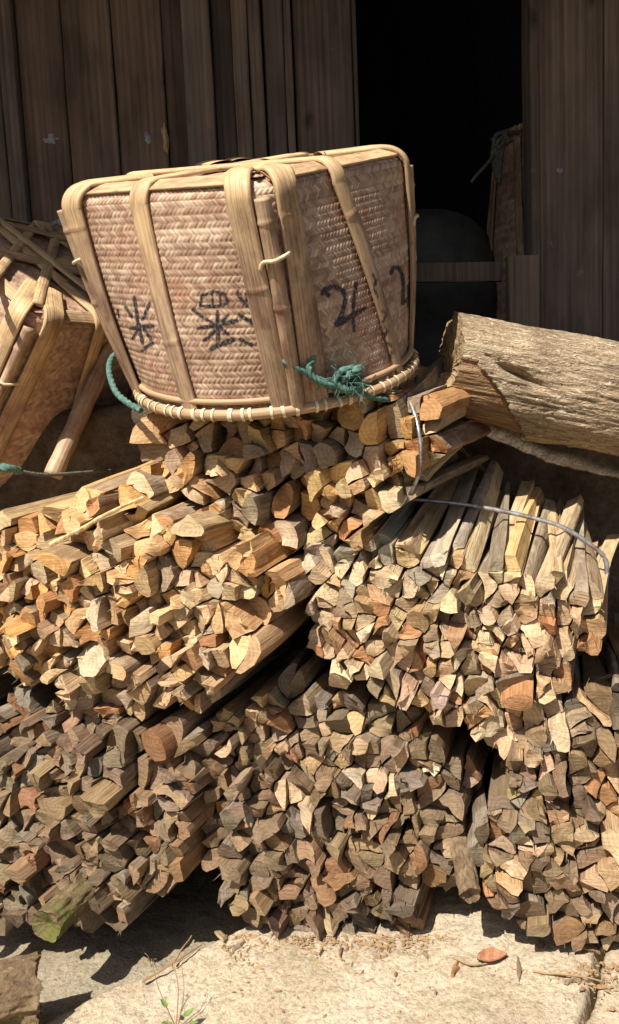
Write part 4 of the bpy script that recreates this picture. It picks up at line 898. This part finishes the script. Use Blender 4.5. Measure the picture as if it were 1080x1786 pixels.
# bark chips and crumbs at the foot of the pile
chips = [(795, 1692, .040, .010), (745, 1668, .03, .012), (415, 1650, .035, .012), (560, 1660, .02, .006), (905, 1690, .05, .008), (940, 1650, .04, .016), (385, 1632, .045, .014), (655, 1668, .018, .006), (1000, 1712, .035, .009), (690, 1700, .016, .006), (760, 1735, .01, .004)]
for i, (x_, y_, l_, w_) in enumerate(chips):
    n = 9; tt = np.arange(n) / n * 2 * np.pi; rr = 1 + .3 * rng.normal(size=n); base = np.stack([np.cos(tt) * l_ / 2 * rr, np.sin(tt) * w_ / 2 * rr, .001 * rng.normal(size=n)], -1); hgt = .003 + .004 * rng.random()
    V = np.vstack([base, base * [.8, .75, 1] + [0, 0, hgt], [[0, 0, hgt * 1.2]]]); Fq = np.array([[k, (k + 1) % n, n + (k + 1) % n, n + k] for k in range(n)]); Ft = np.array([[n + k, n + (k + 1) % n, 2 * n] for k in range(n)])
    o = obj('bark_chip', mesh_from('bark_chip', V, Fq, Ft, uv=V[:, :2], smooth=False), None, M['bark' if i % 3 else 'split']); o.color = (*pick('tan', rng), 1); o.location = ground_at(x_, y_, .002).tolist(); o.rotation_euler = (rng.normal() * .12, rng.normal() * .12, rng.random() * 6)
    tag(o, 'small chip of bark or wood on the slab at the foot of the pile', 'chip', 'chips at the foot of the pile')
# straw stalks on the slab
for i, (a, b, c, lb) in enumerate([((250, 1712), (310, 1675), (352, 1648), 'thin dry stalk lying along the left edge of the slab'), ((302, 1680), (318, 1655), (335, 1632), 'short upright straw at the left edge of the slab'), ((790, 1670), (820, 1682), (850, 1680), 'pale stalk curling to the dry leaf'), ((930, 1695), (1010, 1702), (1050, 1712), 'dry straw lying at the slab joint under the right bundle'), ((595, 1650), (592, 1668), (600, 1675), 'short bent straw under the bottom centre bundle')]):
    loose_stick([ground_at(*a, .006), ground_at(*b, .010), ground_at(*c, .006)], .0022, lb, 'stem', 5, 'dry_stalk', 'stalk')
# small weed in front
wd = thing('weed_plant', ground_at(312, 1790), 'small weed with thin bare stems and green basal leaves in front of the slab', 'plant'); g0 = ground_at(312, 1792)
for (x1, y1, bend) in ((264, 1672, -.02), (302, 1676, .0), (318, 1690, .02)):
    e = at(x1, y1, g0[1] + .02); tube('stem', spline(np.array([g0 + [.004 * rng.normal(), 0, 0], (g0 + e) / 2 + [bend * .3 + .004 * rng.normal(), 0, .01], e]), 16), np.linspace(.0010, .0004, 16), 5, wd, M['stem'])
    for q in range(3):
        tip = e + np.array([.008 * rng.normal(), .004 * rng.normal(), .006 * rng.normal() + .003]); tube('stem', spline(np.array([e - [0, 0, .014], (e + tip) / 2, tip]), 5), .0004, 4, wd, M['stem'])
for (x1, y1, l_, rz, ry) in ((292, 1756, .016, 2.6, -.5), (320, 1774, .020, .5, -.35), (300, 1786, .018, 3.5, -.3), (330, 1786, .016, -.2, -.2)):
    P, Fq = leaf_mesh('leaf', l_, l_ * .3, .2, .25, 3); o = obj('leaf', mesh_from('leaf', np.vstack([P, P - [0, 0, .0004]]), np.vstack([Fq, Fq[:, ::-1] + len(P)]), mats=[M['leaf']]), wd); o.location = at(x1, y1, g0[1] - .005).tolist(); o.rotation_euler = (0, ry, rz)

# crumbs of bark and sawdust gathered along the foot of the pile: nobody could count them
rl = np.random.default_rng(91); V, Ft = [], []
for i in range(1700):
    x_ = rl.uniform(390, 1080); yb = 1655 + (45 if x_ > 880 else 0) * min(1, (x_ - 880) / 120) if x_ > 880 else 1652 - max(0, 380 - x_) * .05
    y_ = yb + abs(rl.normal()) * 26 - 22
    if rl.random() < .12: y_ = rl.uniform(1640, 1786)
    g = ground_at(x_, y_, .0015); l_ = .0012 + .0042 * rl.random() ** 3 * (1.5 if rl.random() < .1 else 1); a = rl.random() * 6.28; e = np.array([math.cos(a), math.sin(a), .15 * rl.normal()]) * l_ * (1 + 2.2 * rl.random() ** 2); f = np.array([-math.sin(a), math.cos(a), 0]) * l_ * .6; k = len(V)
    V += [g - e, g + f, g + e, g - f, g + [0, 0, l_ * .7]]; Ft += [[k, k + 1, k + 4], [k + 1, k + 2, k + 4], [k + 2, k + 3, k + 4], [k + 3, k, k + 4]]
lt = obj('litter', mesh_from('litter', np.array(V), None, np.array(Ft), uv=np.array(V)[:, :2], smooth=False), None, M['stem'], kind='stuff'); lt['label'] = 'fine crumbs of bark and sawdust along the foot of the woodpile'; lt['category'] = 'litter'
